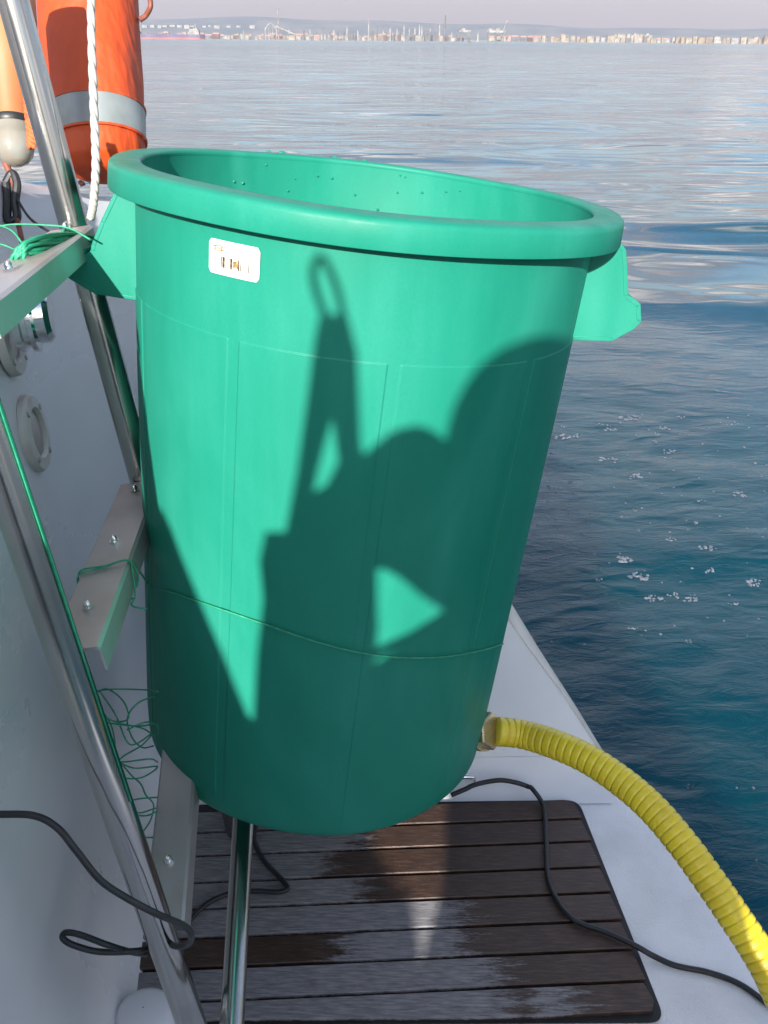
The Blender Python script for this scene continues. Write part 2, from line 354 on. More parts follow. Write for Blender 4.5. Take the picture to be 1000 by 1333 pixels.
FW = [mat('far_wall_' + n, tuple(q * .31 for q in c), .9, noise=(.08, 3, tuple(q * .18 for q in c), .4, .6, ONE)) for n, c in
      (('cream', (.80, .68, .50)), ('white', (.80, .76, .70)), ('ochre', (.72, .52, .34)), ('grey', (.35, .36, .38)), ('pink', (.78, .58, .48)), ('rust', (.28, .13, .10)))]
FROOF = mat('far_roof', (.36, .20, .15), .9, noise=(.1, 3, (.3, .16, .12), .4, .6, ONE))
_unused = lambda *a, **k: None
FWIN = _unused('far_window', (.08, .09, .11), .3, noise=(.3, 2, (.12, .13, .15), .4, .6, ONE))
def shore_building(px, y, wpx, hpx, m, label, group, flat=True, name='shore_building'):
    D = y; X = far_x(px, D); wd = wpx * D / (F / cp) * .80; h = px_h(hpx, D) + 5; dp = max(12, wd * .5)
    e = empty(name, Vector((X, D, 0)), label, 'building', group)
    mb = MB().box((X, D, h / 2), (wd / 2, dp / 2, h / 2)); mb.build('wall', m, e, False)
    if flat: MB().box((X, D, h + .6), (wd / 2 + .6, dp / 2 + .6, .6)).build('roof', m, e, False)
    else:
        v = [(X - wd / 2 - 1, D - dp / 2 - 1, h + .01), (X + wd / 2 + 1, D - dp / 2 - 1, h + .01), (X + wd / 2 + 1, D + dp / 2 + 1, h + .01), (X - wd / 2 - 1, D + dp / 2 + 1, h + .01), (X - wd / 2 + 2, D, h + 4), (X + wd / 2 - 2, D, h + 4)]
        obj('roof', v, [(0, 1, 5, 4), (2, 3, 4, 5), (1, 2, 5), (3, 0, 4), (3, 2, 1, 0)], FROOF, e, False)
    return e
rs = random.Random(11)
x = 692.0
while x < 885:
    wpx = rs.uniform(4, 11); shore_building(x + wpx / 2, rs.uniform(3000, 3200), wpx, rs.uniform(2.5, 7), rs.choice(FW[:3] + [FW[4], FW[3]]), 'small pale house in the low town along the far shore', 'low houses of the far shore town', rs.random() < .6); x += wpx * rs.uniform(.6, 1.3)
x = 800.0
while x < 850:
    wpx = rs.uniform(3, 6); shore_building(x, rs.uniform(3230, 3300), wpx, rs.uniform(8, 11), rs.choice(FW[:2]), 'white house on the rise of the old town across the bay', 'white houses on the rise across the bay', name='hilltop_house'); x += wpx * .9
x = 878.0
while x < 1030:
    wpx = rs.uniform(4, 11); shore_building(x + wpx / 2, rs.uniform(3020, 3120), wpx, rs.uniform(4.5, 9), rs.choice([FW[0], FW[0], FW[1], FW[2]]), 'cream apartment block in the waterfront row at the right of the bay', 'cream waterfront apartment blocks', name='apartment_block'); x += wpx * rs.uniform(.75, 1.15)
x = 640.0
while x < 700:
    wpx = rs.uniform(5, 12); shore_building(x, rs.uniform(3050, 3200), wpx, rs.uniform(2, 5), rs.choice(FW), 'low harbour shed between the dock cranes and the town', 'harbour sheds on the far shore', False, 'harbour_shed'); x += wpx
x = 205.0
while x < 600:
    wpx = rs.uniform(4, 12); shore_building(x, rs.uniform(3010, 3300), wpx, rs.uniform(2, 6), rs.choice(FW + [FW[3], FW[1], FW[5]]), 'low industrial hall among the refinery works across the bay', 'industrial halls of the far refinery', rs.random() < .5, 'industrial_hall'); x += wpx * rs.uniform(.6, 1.1)
x = 190.0
while x < 340:                                    # white houses up on the far left hillside
    D = 4500 + rs.uniform(-40, 40); X = far_x(x, D); hh = rs.uniform(10, 18)
    e = empty('hillside_house', Vector((X, D, 40)), 'tiny white house in the row on the left hillside', 'building', 'white houses on the left hillside')
    MB().box((X, D, 46), (rs.uniform(5, 12), 8, hh * .55)).build('wall', FW[1], e, False); x += rs.uniform(6, 16)
def stack(px, hpx, r, D, m, label, group='slim white chimneys of the refinery', striped=False, name='chimney'):
    X = far_x(px, D); h = px_h(hpx, D); e = empty(name, Vector((X, D, 0)), label, 'chimney', group)
    MB().rev((X, D, 0), (0, 0, 1), [(r * 1.3, 0), (r, h * .3), (r * .8, h), (r * .5, h), (.01, h)], 12).build('shaft', m, e)
    MB().cyl((X, D, h * .93), (X, D, h * .96), r * 1.3, n=12).build('platform', FW[3], e)
    if striped:
        for k in range(3): MB().cyl((X, D, h * (.55 + k * .12)), (X, D, h * (.6 + k * .12)), r * .97, n=12).build('band', FW[5], e)
for px, hp in ((318, 13), (377, 16), (404, 18), (435, 15), (452, 20), (540, 20), (560, 18), (588, 14), (622, 13), (508, 19), (517, 17), (526, 22), (533, 18), (546, 24), (549, 22), (572, 24), (499, 15), (466, 15)):
    stack(px, hp, 2.6, 3060, FW[1], 'slim pale chimney standing in the refinery across the bay')
stack(579, 38, 2.2, 3080, FW[3], 'tallest thin striped chimney at the right end of the refinery', None, True)
stack(480, 30, 2.0, 3080, FW[1], 'thin white flare stack at the middle of the refinery', None, name='flare_stack')
stack(363, 46, 1.5, 3080, FW[4], 'very tall thin reddish mast at the left of the works', None, name='mast')
def column_(px, hpx, D, wpx=3):
    X = far_x(px, D); h = px_h(hpx, D); r = wpx * D / (F / cp) / 2 * .8
    e = empty('refinery_column', Vector((X, D, 0)), 'dark distillation column among the refinery chimneys', 'column', 'dark refinery columns')
    MB().cyl((X, D, 0), (X, D, h), r, r * .8, n=10).build('vessel', FW[3], e); g = MB()
    for k in range(4): g.cyl((X, D, h * (.3 + k * .2)), (X, D, h * (.32 + k * .2)), r * 1.4, n=10)
    g.build('gallery', FW[3], e)
for px, hp in ((300, 8), (312, 11), (345, 10), (372, 9), (383, 12), (396, 14), (448, 12), (462, 11), (485, 15), (503, 13), (513, 11), (521, 14), (538, 12), (555, 16), (566, 12), (583, 11), (594, 9), (421, 19), (440, 18), (491, 21), (412, 12), (430, 13), (455, 16), (560, 14)): column_(px, hp, 3040)
def tank(px, hpx, wpx, D):
    X = far_x(px, D); h = px_h(hpx, D); r = wpx * D / (F / cp) / 2 * .8
    e = empty('storage_tank', Vector((X, D, 0)), 'squat white storage tank on the far refinery shore', 'tank', 'white storage tanks on the far shore')
    MB().rev((X, D, 0), (0, 0, 1), [(r, 0), (r, h), (r * .7, h * 1.1), (.01, h * 1.15)], 20).build('shell', FW[1], e)
for px, wpx in ((322, 8), (334, 7), (390, 8), (402, 9), (474, 8), (590, 9)): tank(px, 5, wpx, 3020)
# arched ship-loader frame and its conveyor
D = 3030; X = far_x(353, D); e = empty('ship_loader', Vector((X, D, 0)), 'pale arched loading frame with a long sloping conveyor at the left works', 'loader')
mb = MB(); k = px_h(1, D)
mb.tube([(X - 9 * k + 18 * k * i / 12, D, px_h(14, D) + 10 * k * math.sin(math.pi * i / 12)) for i in range(13)], 1.6, 6)
for q in (-9, -3, 3, 9): mb.cyl((X + q * k, D, 0), (X + q * k, D, px_h(18, D)), 1.5, n=6)
mb.build('frame', FW[1], e); MB().tube([(X + 8 * k, D, px_h(20, D)), (X + 40 * k, D, px_h(8, D))], 2, 6).build('conveyor', FW[1], e)
def crane(px, D, boom, label):
    X = far_x(px, D); k = px_h(1, D); e = empty('gantry_crane', Vector((X, D, 0)), label, 'crane', None)
    mb = MB()
    for q in (-6, 6):
        for s in (-8, 8): mb.box((X + q * k, D + s, 8 * k), (1.6, 1.6, 8 * k))
    mb.box((X, D - 8, 9 * k), (6 * k, 1.5, 1.5)); mb.box((X, D + 8, 9 * k), (6 * k, 1.5, 1.5)); mb.build('leg_frame', FW[3], e, False)
    MB().box((X, D, 15 * k), (9 * k, 7, 1.6 * k)).build('girder', FW[1], e, False)
    MB().box((X - 3 * k, D, 18 * k), (3 * k, 5, 1.4 * k)).build('machine_house', FW[1], e, False)
    if boom: MB().tube([(X + 5 * k, D, 15 * k), (X + 11 * k, D, 31 * k)], 1.6, 6).build('boom', FW[1], e)
crane(605, 3050, False, 'white topped gantry crane with no raised boom'); crane(640, 3050, False, 'white topped gantry crane just left of the raised boom'); crane(650, 3090, True, 'gantry crane with its boom raised above the dock')
# tanker
TH = mat('tanker_hull', (.055, .04, .10), .6, noise=(.05, 4, (.04, .03, .08), .4, .6, ONE)); TR = mat('tanker_red', (.25, .05, .05), .6, noise=(.05, 4, (.2, .04, .04), .4, .6, ONE))
D = 2700; xa, xb = far_x(176, D), far_x(266, D); e = empty('tanker_ship', Vector(((xa + xb) / 2, D, 0)), 'long dark tanker with red waterline and white bridge anchored off the shore', 'ship')
def hull_(z0, z1, m, nm, dd):
    pl = [(xa - 6, D), (xa + 14, D - 14 - dd), (xb - 8, D - 14 - dd), (xb, D - 8), (xb, D + 8), (xb - 8, D + 14 + dd), (xa + 14, D + 14 + dd)]
    MB().prism([(a, b, z0) for a, b in pl], (0, 0, z1 - z0)).build(nm, m, e, False)
hull_(-1, 4, TR, 'waterline_hull', .3); hull_(4, px_h(7, D), TH, 'hull', 0)
hd = px_h(7, D); k = px_h(1, D)
mb = MB().box((xb - 16 * k, D, hd + 2 * k), (9 * k, 10, 2 * k)).box((xb - 13 * k, D, hd + 5 * k), (5.5 * k, 9, 2.2 * k)).box((xb - 13 * k, D, hd + 7.6 * k), (3.5 * k, 8, 1 * k)); mb.build('bridge', FW[1], e, False)
MB().cyl((xb - 13 * k, D, hd + 8 * k), (xb - 13 * k, D, hd + 15 * k), 1.2, n=6).build('mast', FW[1], e); MB().cyl((xb - 21 * k, D, hd + 3 * k), (xb - 21 * k, D, hd + 8 * k), 5, n=10).build('funnel', FW[1], e)
MB().box((xa + 6 * k, D, hd + 2 * k), (4 * k, 9, 2 * k)).build('forecastle', FW[1], e, False); MB().cyl((xa + 10 * k, D, hd), (xa + 10 * k, D, hd + 16 * k), 1.2, n=6).build('foremast', FW[1], e)
mb = MB()
for q in range(8): mb.box((xa + (20 + q * 5) * k, D, hd + .5 * k), (1.2 * k, 8, .8 * k))
mb.build('deck_piping', FW[4], e, False)
# channel buoy
D = 900; X = far_x(611, D); e = empty('channel_buoy', Vector((X, D, 0)), 'small dark buoy on the water below the left dock crane', 'buoy')
MB().rev((X, D, -.3), (0, 0, 1), [(.1, 0), (1.3, .1), (1.3, 1.2), (.3, 1.5), (.01, 1.6)], 14).build('float', FW[3], e); MB().cyl((X, D, 1), (X, D, 3.4), .5, .2, 8).box((X, D, 3.6), (.5, .5, .4)).build('topmark', FW[3], e)

# ------------------------------------------------------------------ boat
BOAT = empty('sailboat', Vector((0, .5, .37)), 'stern platform of a white sailboat with teak grating and steel ladder', 'sailboat')
DZ = CAMZ - 1.13; UP = Vector((0, 0, 1)); DP = Vector((0, 1, DZ))
def dk(px, py, lift=0): 
    p = on(px, py, DP + UP * lift, UP); return p
# deck sheet
edge = [dk(*q) for q in ((800, 1000), (868, 1085), (925, 1158), (985, 1240), (1060, 1345), (1180, 1520))]
far_l = dk(240, 1030); 
front_y = -.2
outl = [Vector((-1.0, 1.32, DZ)), Vector((-.1, 1.32, DZ))] + edge + [Vector((edge[-1].x + .12, front_y, DZ)), Vector((-1.0, front_y, DZ))]
mb = MB().prism(outl[::-1], (0, 0, -.03)); mb.build('deck', GEL2, BOAT, True, bevel=.008)
# outer hull side below the deck edge, rounded over and running down into the sea
rows = [(0, 0), (.012, -.006), (.020, -.022), (.024, -.05), (.02, -.2), (-.02, -.55)]
e2 = edge + [Vector((edge[-1].x + .12, front_y, DZ))]
e2 = spline(e2, 4)
v = []; f = []
for i, p in enumerate(e2):
    t = (e2[min(i + 1, len(e2) - 1)] - e2[max(i - 1, 0)]).normalized(); nrm = Vector((-t.y, t.x, 0)); nrm = nrm if nrm.x > 0 else -nrm
    v += [p + nrm * a + UP * (b + .001) for a, b in rows]
n = len(rows)
for i in range(len(e2) - 1):
    for j in range(n - 1): f.append((i * n + j, i * n + j + 1, (i + 1) * n + j + 1, (i + 1) * n + j))
obj('hull_side', v, f, GEL, BOAT)
# hull quarter rising behind the bin
b0, b1 = dk(560, 1027), dk(775, 1024); bd = (b1 - b0).normalized(); bn = Vector((-bd.y, bd.x, 0)); bn = bn if bn.y > 0 else -bn
wdir = (UP * math.sin(R(58)) + bn * math.cos(R(58))).normalized(); wn = bd.cross(wdir).normalized(); wn = wn if wn.y < 0 else -wn
def wq(px, py): return on(px, py, b0, wn)
inner = [wq(*q) for q in ((800, 1010), (779, 975), (731, 901), (690, 846), (661, 805), (600, 715), (480, 560))]
outer = [wq(*q) for q in ((806, 1004), (797, 990), (752, 916), (705, 843), (666, 779), (608, 688), (488, 535))]
outer = [p - wn * .02 + Vector((0, 0, -.004)) for p in outer]
low_l = wq(300, 1060) ; top_l = wq(300, 420)
mid = [wq(792, 1014), wq(775, 1025)]
face = inner[::-1] + [mid[0], mid[1], b0, b0 - bd * .35, b0 - bd * .35 + wdir * .75]
v = [p for p in face] + [p - wn * .05 for p in face]; n = len(face)
f = [tuple(range(n)), tuple(range(2 * n - 1, n - 1, -1))] + [(i, (i + 1) % n, n + (i + 1) % n, n + i) for i in range(n)]
mb = MB().add(v, f)
q_ = mb.build('stern_quarter', GEL, BOAT, True, auto=25)
v = []; f = []
down = Vector((.10, .10, -.9))
for a, b in zip(inner, outer): v += [a + wn * .0015, a * .5 + b * .5 + wn * .003, b, b + Vector((.004, .004, -.02)), b + down]
for i in range(len(inner) - 1):
    for j in range(4): f.append((i * 5 + j, i * 5 + j + 1, (i + 1) * 5 + j + 1, (i + 1) * 5 + j))
obj('quarter_edge', v, f, mat('gelcoat_edge', (.62, .60, .53), .4, noise=(20, 5, (.5, .48, .42), .4, .7, ONE)), BOAT)
# fillet between the deck and the quarter
v = []; f = []
for k in range(2):
    p = (b0 - bd * .3) if k == 0 else b1 + bd * .02
    for a in range(7):
        t = a / 6; v.append(p - bn * (.04 * (1 - t) ** 2) + wdir * (.05 * t ** 2) + UP * .002 + wn * .001)
f = [(i, i + 1, 8 + i, 7 + i) for i in range(6)]
obj('deck_fillet', v, f, GEL, BOAT)
# transom wall at the left, leaning outwards
TB = Vector((-.37, .85, DZ)); th_ = R(8.0)
td = Vector((-math.sin(th_), math.cos(th_), 0)); tu = (UP * math.cos(R(6)) - Vector((math.cos(th_), math.sin(th_), 0)) * math.sin(R(6))).normalized()
tn = td.cross(tu).normalized(); tn = tn if tn.x > 0 else -tn
def tw(px, py, lift=0): return on(px, py, TB + tn * lift, tn)
topl = [tw(-160, 185), tw(-40, 228), tw(20, 250), tw(70, 272), tw(105, 290)]
far_t = TB + td * 1.02 + tu * .40; far_b = TB + td * 1.02
nearb = TB - td * 1.2; neart = topl[0] - td * .9
ng = 60; ns = 24; v = []; f = []
top_pts = [neart] + topl + [far_t]
print('TOP', [(round((p - TB).dot(td), 2), round((p - TB).dot(tu), 2)) for p in top_pts])
ts = [(p - TB).dot(td) for p in top_pts]; hs = [(p - TB).dot(tu) for p in top_pts]
for i in range(ng):
    s = -1.2 + 2.2 * i / (ng - 1); hgt = float(np.interp(s, ts, hs))
    bend = Vector((-.9, 0, 0)) * max(0, -.42 - s) + Vector((.8, 0, 0)) * max(0, s - .35) ** 2
    for j in range(ns):
        t = (j / (ns - 1)); a = hgt * t ** 1.4
        bul = .045 * math.exp(-((a) / .07) ** 1.0) + .012 * math.sin(min(1, a / .9) * math.pi) 
        v.append(TB + bend + td * s + tu * a + tn * bul)
    v.append(TB + bend + td * s + tu * (hgt + .012) - tn * .012); v.append(TB + bend + td * s + tu * (hgt + .012) - tn * .07); v.append(TB + bend + td * s + tu * (hgt - .3) - tn * .1)
nn = ns + 3
for i in range(ng - 1):
    for j in range(nn - 1): k = i * nn + j; f.append((k, k + 1, k + nn + 1, k + nn))
obj('transom', v, f, WALL, BOAT, auto=50)
# rounded moulding in the lower left corner
p = dk(192, 1345); mb = MB(); mb.rev(p, (0, 0, 1), [(.042, -.01), (.042, .02), (.038, .036), (.028, .046), (.012, .05), (.001, .051)], 24); mb.build('moulded_step', GEL, BOAT)

# teak grating
D2 = Vector((math.cos(R(3.4)), math.sin(R(3.4)), 0)); Q2 = Vector((-D2.y, D2.x, 0))
seams_px = [(700, 1046), (700, 1073), (700, 1103), (700, 1137), (700, 1171), (700, 1208), (700, 1247), (700, 1289), (700, 1331)]
qs = [dk(*q).dot(Q2) for q in seams_px]; step_ = (qs[-1] - qs[0]) / 8
print('plank step', step_, [round(b - a, 4) for a, b in zip(qs, qs[1:])])
corners = [dk(262, 1052), dk(748, 1046), dk(858, 1329), dk(168, 1333), dk(182, 1225)]
# keep the front edge parallel to the planks
gp = round_poly([c.copy() for c in corners], [.004, .022, .022, .01, .02], 6)
def clip(poly, nrm, dd, keep):
    o = []
    for i in range(len(poly)):
        a, b = poly[i - 1], poly[i]; fa, fb = (a.dot(nrm) - dd) * keep, (b.dot(nrm) - dd) * keep
        if (fa >= 0) != (fb >= 0): t = fa / (fa - fb); o.append(a + (b - a) * t)
        if fb >= 0: o.append(b)
    return o
GR = MB().prism([p + UP * .0015 for p in gp], (0, 0, .002)).build('teak_grating', CAULK, BOAT, False)
cen = sum(gp, Vector()) / len(gp)
GR.data.transform(Matrix.Translation(cen) @ Matrix.Diagonal((1.018, 1.022, 1, 1)) @ Matrix.Translation(-cen))
# where each plank stays dry: list of (photo x from, photo x to) along the plank
dryspan = [[(0, 470)], [(0, 470)], [(0, 425)], [(0, 470)], [(0, 600)], [(445, 600)], [(0, 648)], [(0, 668), (690, 745)]]
ymid = [1060, 1088, 1120, 1154, 1189, 1228, 1268, 1310]
for k in range(8):
    hi_, lo_ = qs[k] - .0024, qs[k + 1] + .0024
    pl = clip(clip(gp, Q2, hi_, -1), Q2, lo_, 1)
    if len(pl) < 3: continue
    s0 = min(p.dot(D2) for p in pl); s1 = max(p.dot(D2) for p in pl); v = []; f = []; col = []
    spans = [(dk(a if a else -400, ymid[k]).dot(D2), dk(b, ymid[k]).dot(D2)) for a, b in dryspan[k]]
    nseg = int((s1 - s0) / .006)
    def inside(s, q):
        P = D2 * s + Q2 * q; return all(True for _ in (0,))
    # columns of quads spanning the plank between its clipped edges
    def lim(s):
        cr_ = []
        for i in range(len(pl)):
            a, b = pl[i - 1], pl[i]; fa, fb = a.dot(D2) - s, b.dot(D2) - s
            if fa * fb <= 0 and abs(fa - fb) > 1e-9: t = fa / (fa - fb); cr_.append((a + (b - a) * t).dot(Q2))
        return (min(cr_), max(cr_)) if cr_ else None
    cols = []
    for i in range(nseg + 1):
        s = s0 + 1e-5 + (s1 - s0 - 2e-5) * i / nseg; l_ = lim(s)
        if l_: cols.append((s, *l_))
    topz = DZ + .010; m_ = 7
    for (s, a, b) in cols:
        ed = min(.0012, (b - a) * .3)
        qq = [a] + [a + ed + (b - a - 2 * ed) * j / (m_ - 3) for j in range(m_ - 2)] + [b]
        zz = [topz - .0012] + [topz] * (m_ - 2) + [topz - .0012]
        for q, z in zip(qq, zz):
            v.append(D2 * s + Q2 * q + UP * z)
            dm = max([min(1, max(0, .5 + min(s - s_a, s_b - s) / .11)) for s_a, s_b in spans] + [0])
            dm += .28 * math.sin(q * 260 + k * 2.1) * math.sin(s * 31 + k) * (1 if 0 < dm < 1 else .3)
            col.append(dm)
        v.append(D2 * s + Q2 * a + UP * (DZ + .0015)); v.append(D2 * s + Q2 * b + UP * (DZ + .0015)); col += [0, 0]
    w_ = m_ + 2
    for i in range(len(cols) - 1):
        A, B = i * w_, (i + 1) * w_
        for j in range(m_ - 1): f.append((A + j, B + j, B + j + 1, A + j + 1))
        f.append((A + m_, B + m_, B, A)); f.append((A + m_ - 1, B + m_ - 1, B + m_ + 1, A + m_ + 1))
    f.append(tuple(range(m_)) + (m_ + 1, m_)); E0 = (len(cols) - 1) * w_; f.append(tuple(E0 + j for j in range(m_))[::-1] + (E0 + m_, E0 + m_ + 1))
    o = obj('plank', v, f, TEAK, GR, True, auto=30)
    ca = o.data.color_attributes.new('dry', 'FLOAT_COLOR', 'POINT')
    ca.data.foreach_set('color', np.repeat(np.clip(np.array(col), 0, 1), 4).astype(np.float32))

# ladder
RAD = .0165
def dA(y): return 1 / (1.03 - .00032 * y)
def dB(y): return 1 / (1.62 * (1 - y / 3219))
def PA(y): return W(17 + .27 * y, y, dA(y))
def PB(y): return W(48 + .342 * (y - 744), y, dB(y))
A0, A1 = PA(-420), PA(1180); B0, B1 = PB(432), PB(1620)
MB().tube([A0 + (A1 - A0) * i / 40 for i in range(41)], RAD, 28).build('ladder_rail', STEEL, BOAT)
MB().tube([B0 + (B1 - B0) * i / 40 for i in range(41)], RAD, 28).build('ladder_rail', STEEL, BOAT)
rdir = (A0 - A1).normalized()
def bolt(p, nrm, parent, m=CHROME, r=.006):
    mb = MB(); mb.cyl(p, p + nrm * .003, r, n=6); mb.rev(p + nrm * .003, nrm, [(r * .62, 0), (r * .62, .0035), (r * .4, .006), (.0002, .0065)], 14); mb.build('bolt', m, parent)
def step(yA, yB, boltpos, wid=.023):
    a = PA(yA); b = PB(yB); ln = (a - b).normalized(); side = ln.cross(rdir).normalized(); side = side if side.x > 0 else -side
    upn = ln.cross(side).normalized(); upn = upn if upn.z > 0 else -upn
    a2 = a - ln * .012; b2 = b + ln * .012; t = .0022; drop = .028
    a2 += upn * .0; prof = [(-wid, 0), (wid, 0), (wid + .003, -.003), (wid + .003, -drop), (wid + .001, -drop), (wid + .001, -.0045), (wid - .001, -t), (-wid + .001, -t), (-wid - .001, -.0045), (-wid - .001, -drop), (-wid - .003, -drop), (-wid - .003, -.003)]
    n = len(prof); v = []
    for p, cut in ((a2, .006), (b2, -.006)):
        for s, h in prof: v.append(p + side * (s) + upn * (h + .006) + ln * (-abs(s) * .25 if p is a2 else abs(s) * .25))
    f = [(i, (i + 1) % n, n + (i + 1) % n, n + i) for i in range(n)] + [tuple(range(n)), tuple(range(2 * n - 1, n - 1, -1))]
    st = MB().add(v, f).build('ladder_step', STEELB, BOAT, True, auto=25)
    for q in boltpos: bolt(a2 + (b2 - a2) * q + upn * .006, upn, st)
    return a2, b2, side, upn
S1 = step(300, 420, (.06, .40, .62, .9))
S2 = step(625, 868, (.09, .44, .80))
S3 = step(850, 1225, (.30, .80), .020)
# support tube under the bin
c0 = W(318, 1050, 1.22); c1 = W(302, 1333, 1.0); cd = (c1 - c0).normalized()
MB().tube([c0 - cd * .12 + cd * (.75 * i / 20) for i in range(21)], .0135, 24).build('support_tube', STEEL, BOAT)
# cross tube carried by the ladder, bearing the bin on its far side
# ring plates on the transom
def plate(px, py, r, name='vent_plate'):
    p = tw(px, py, .012); r = r * (p - CO).dot(fwd) / F; mb = MB(); mb.rev(p, tn, [(r, -.004), (r, .003), (r * .94, .007), (r * .66, .008), (r * .60, .004), (r * .60, .001)], 40)
    o = mb.build(name, DIRTW, BOAT); MB().rev(p, tn, [(r * .6, .001), (r * .45, .0035), (r * .1, .004), (.0003, .004)], 30).build('plate_disc', STEELB, o)
    for k in range(4):
        t = k * math.pi / 2 + .6; q = p + (td * math.cos(t) + tu * math.sin(t)) * r * .82 + tn * .0075
        MB().rev(q, tn, [(.005, 0), (.004, .0015), (.0002, .002)], 10).build('screw', STEELB, o)
plate(44, 564, 51); plate(12, 440, 50)
p = tw(90, 428, .014); MB().rev(p, tn, [(.03, 0), (.028, .002), (.01, .003), (.008, .014), (.0003, .016)], 20).build('transom_eye', STEELB, BOAT)
# chrome shower fitting on the transom
p = tw(30, 415, .02); ctr = W(42, 412, 1.16)
nrm = Vector((.93, .20, .05)).normalized()
MB().rev(ctr, nrm, [(.0003, -.02), (.042, -.02), (.042, -.012), (.038, -.010), (.038, -.004), (.044, -.002), (.044, .004), (.034, .006), (.034, .018), (.028, .024), (.0003, .025)], 36).build('shower_fitting', CHROME, BOAT)
MB().rev(ctr - nrm * .09, nrm, [(.010, 0), (.010, .07)], 14).build('fitting_stem', CHROME, BOAT)
# chrome fairlead at the far deck edge
p = dk(612, 1024); fl = MB(); fl.tube([p + Vector((-.05, .004, .004)), p + Vector((-.045, .004, .02)), p + Vector((.005, .0, .022)), p + Vector((.010, 0, .004))], .006, 12); fl.build('fairlead', CHROME, BOAT)
MB().box(p + Vector((-.02, .002, .003)), (.04, .012, .003)).build('fairlead_base', CHROME, BOAT, True, bevel=.001)
# unseen block added behind the camera, outlined to shade the platform and lower bin
def sunpt(u, v, s): return CO + SU * u + SV * v + SD * s
def sun_prism(poly, holes, s0, s1, name, m, parent, bevel=0):
    cu = bpy.data.curves.new('tmp', 'CURVE'); cu.dimensions = '2D'; cu.fill_mode = 'BOTH'; cu.extrude = abs(s1 - s0) / 2
    for pl in [poly] + holes:
        sp = cu.splines.new('POLY'); sp.points.add(len(pl) - 1); sp.use_cyclic_u = True
        for i, (a, b) in enumerate(pl): sp.points[i].co = (a, b, 0, 1)
    co = bpy.data.objects.new('tmp', cu); C.objects.link(co); dg = bpy.context.evaluated_depsgraph_get(); dg.update()
    me = bpy.data.meshes.new_from_object(co.evaluated_get(dg)); bpy.data.objects.remove(co); 
    mid = (s0 + s1) / 2
    vs = [sunpt(q.co.x, q.co.y, mid - q.co.z) for q in me.vertices]; fs = [tuple(p.vertices) for p in me.polygons]
    return obj(name, vs, fs, m, parent, False)
shade_poly = [(-1.6, .02), (-.56, .02), (-.50, -.02), (-.46, -.08), (-.44, -.13), (-.427, -.145), (-.386, -.143), (-.371, -.164), (-.336, -.238), (-.309, -.299), (-.28, -.375), (-.175, -.375), (-.16, -.335), (.15, -.34), (.20, -.42), (.297, -.553), (.312, -.60), (.40, -.70), (.47, -.79), (.50, -1.6), (-1.6, -1.6)]
gap = [[(-.19, -.69), (-.075, -.655), (-.060, -.72), (-.076, -.765), (-.105, -.728), (-.135, -.72)]]  # notch shaped to let a wedge of sun onto the grating
sun_prism(shade_poly, gap, -.55, -.47, 'shade_block', GEL, BOAT)

# ------------------------------------------------------------------ photographer and added shadow caster (cast the shadows on the bin)
caster_poly = [(-.29, -.46), (-.274, -.371), (-.266, -.29), (-.256, -.224), (-.258, -.181), (-.25, -.148), (-.228, -.145), (-.215, -.086), (-.202, -.01), (-.193, .046), (-.188, .066), (-.163, .070), (-.154, .035), (-.151, -.051), (-.138, -.1), (-.134, -.25), (-.15, -.46)]  # outline of the narrow column shadow, extruded into an added caster
h1 = [(-.178, -.027), (-.173, -.068), (-.185, -.093), (-.198, -.101), (-.188, -.061)]
TK = empty('shadow_caster', sunpt(-.21, -.46, -.4), 'unseen shape added beside the photographer to cast a narrow looped shadow on the bin', 'shadow caster')
sun_prism(caster_poly, [h1], -.42, -.38, 'caster_column', DIRTW, TK)
MB().tube(spline([sunpt(a, b, -.4) for a, b in ((-.180, .06), (-.190, .085), (-.193, .104), (-.186, .115), (-.177, .103), (-.169, .08), (-.166, .06))], 6), .0038, 8).build('shadow_loop', STEEL, TK)  # loop added to cast the ring above the column shadow
MB().tube([sunpt(-.045, -.225, -.4), sunpt(-.10, -.262, -.4), sunpt(-.145, -.285, -.4)], .0065, 8).build('shadow_bar', ROPE, TK)  # thin bar added to split the lit gap on the bin
JACK = mat('navy_jacket', (.03, .05, .10), .8, noise=(40, 4, (.02, .035, .08), .4, .7, ONE)); FACE = mat('skin', (.50, .30, .21), .5, noise=(30, 4, (.44, .25, .17), .4, .7, ONE))
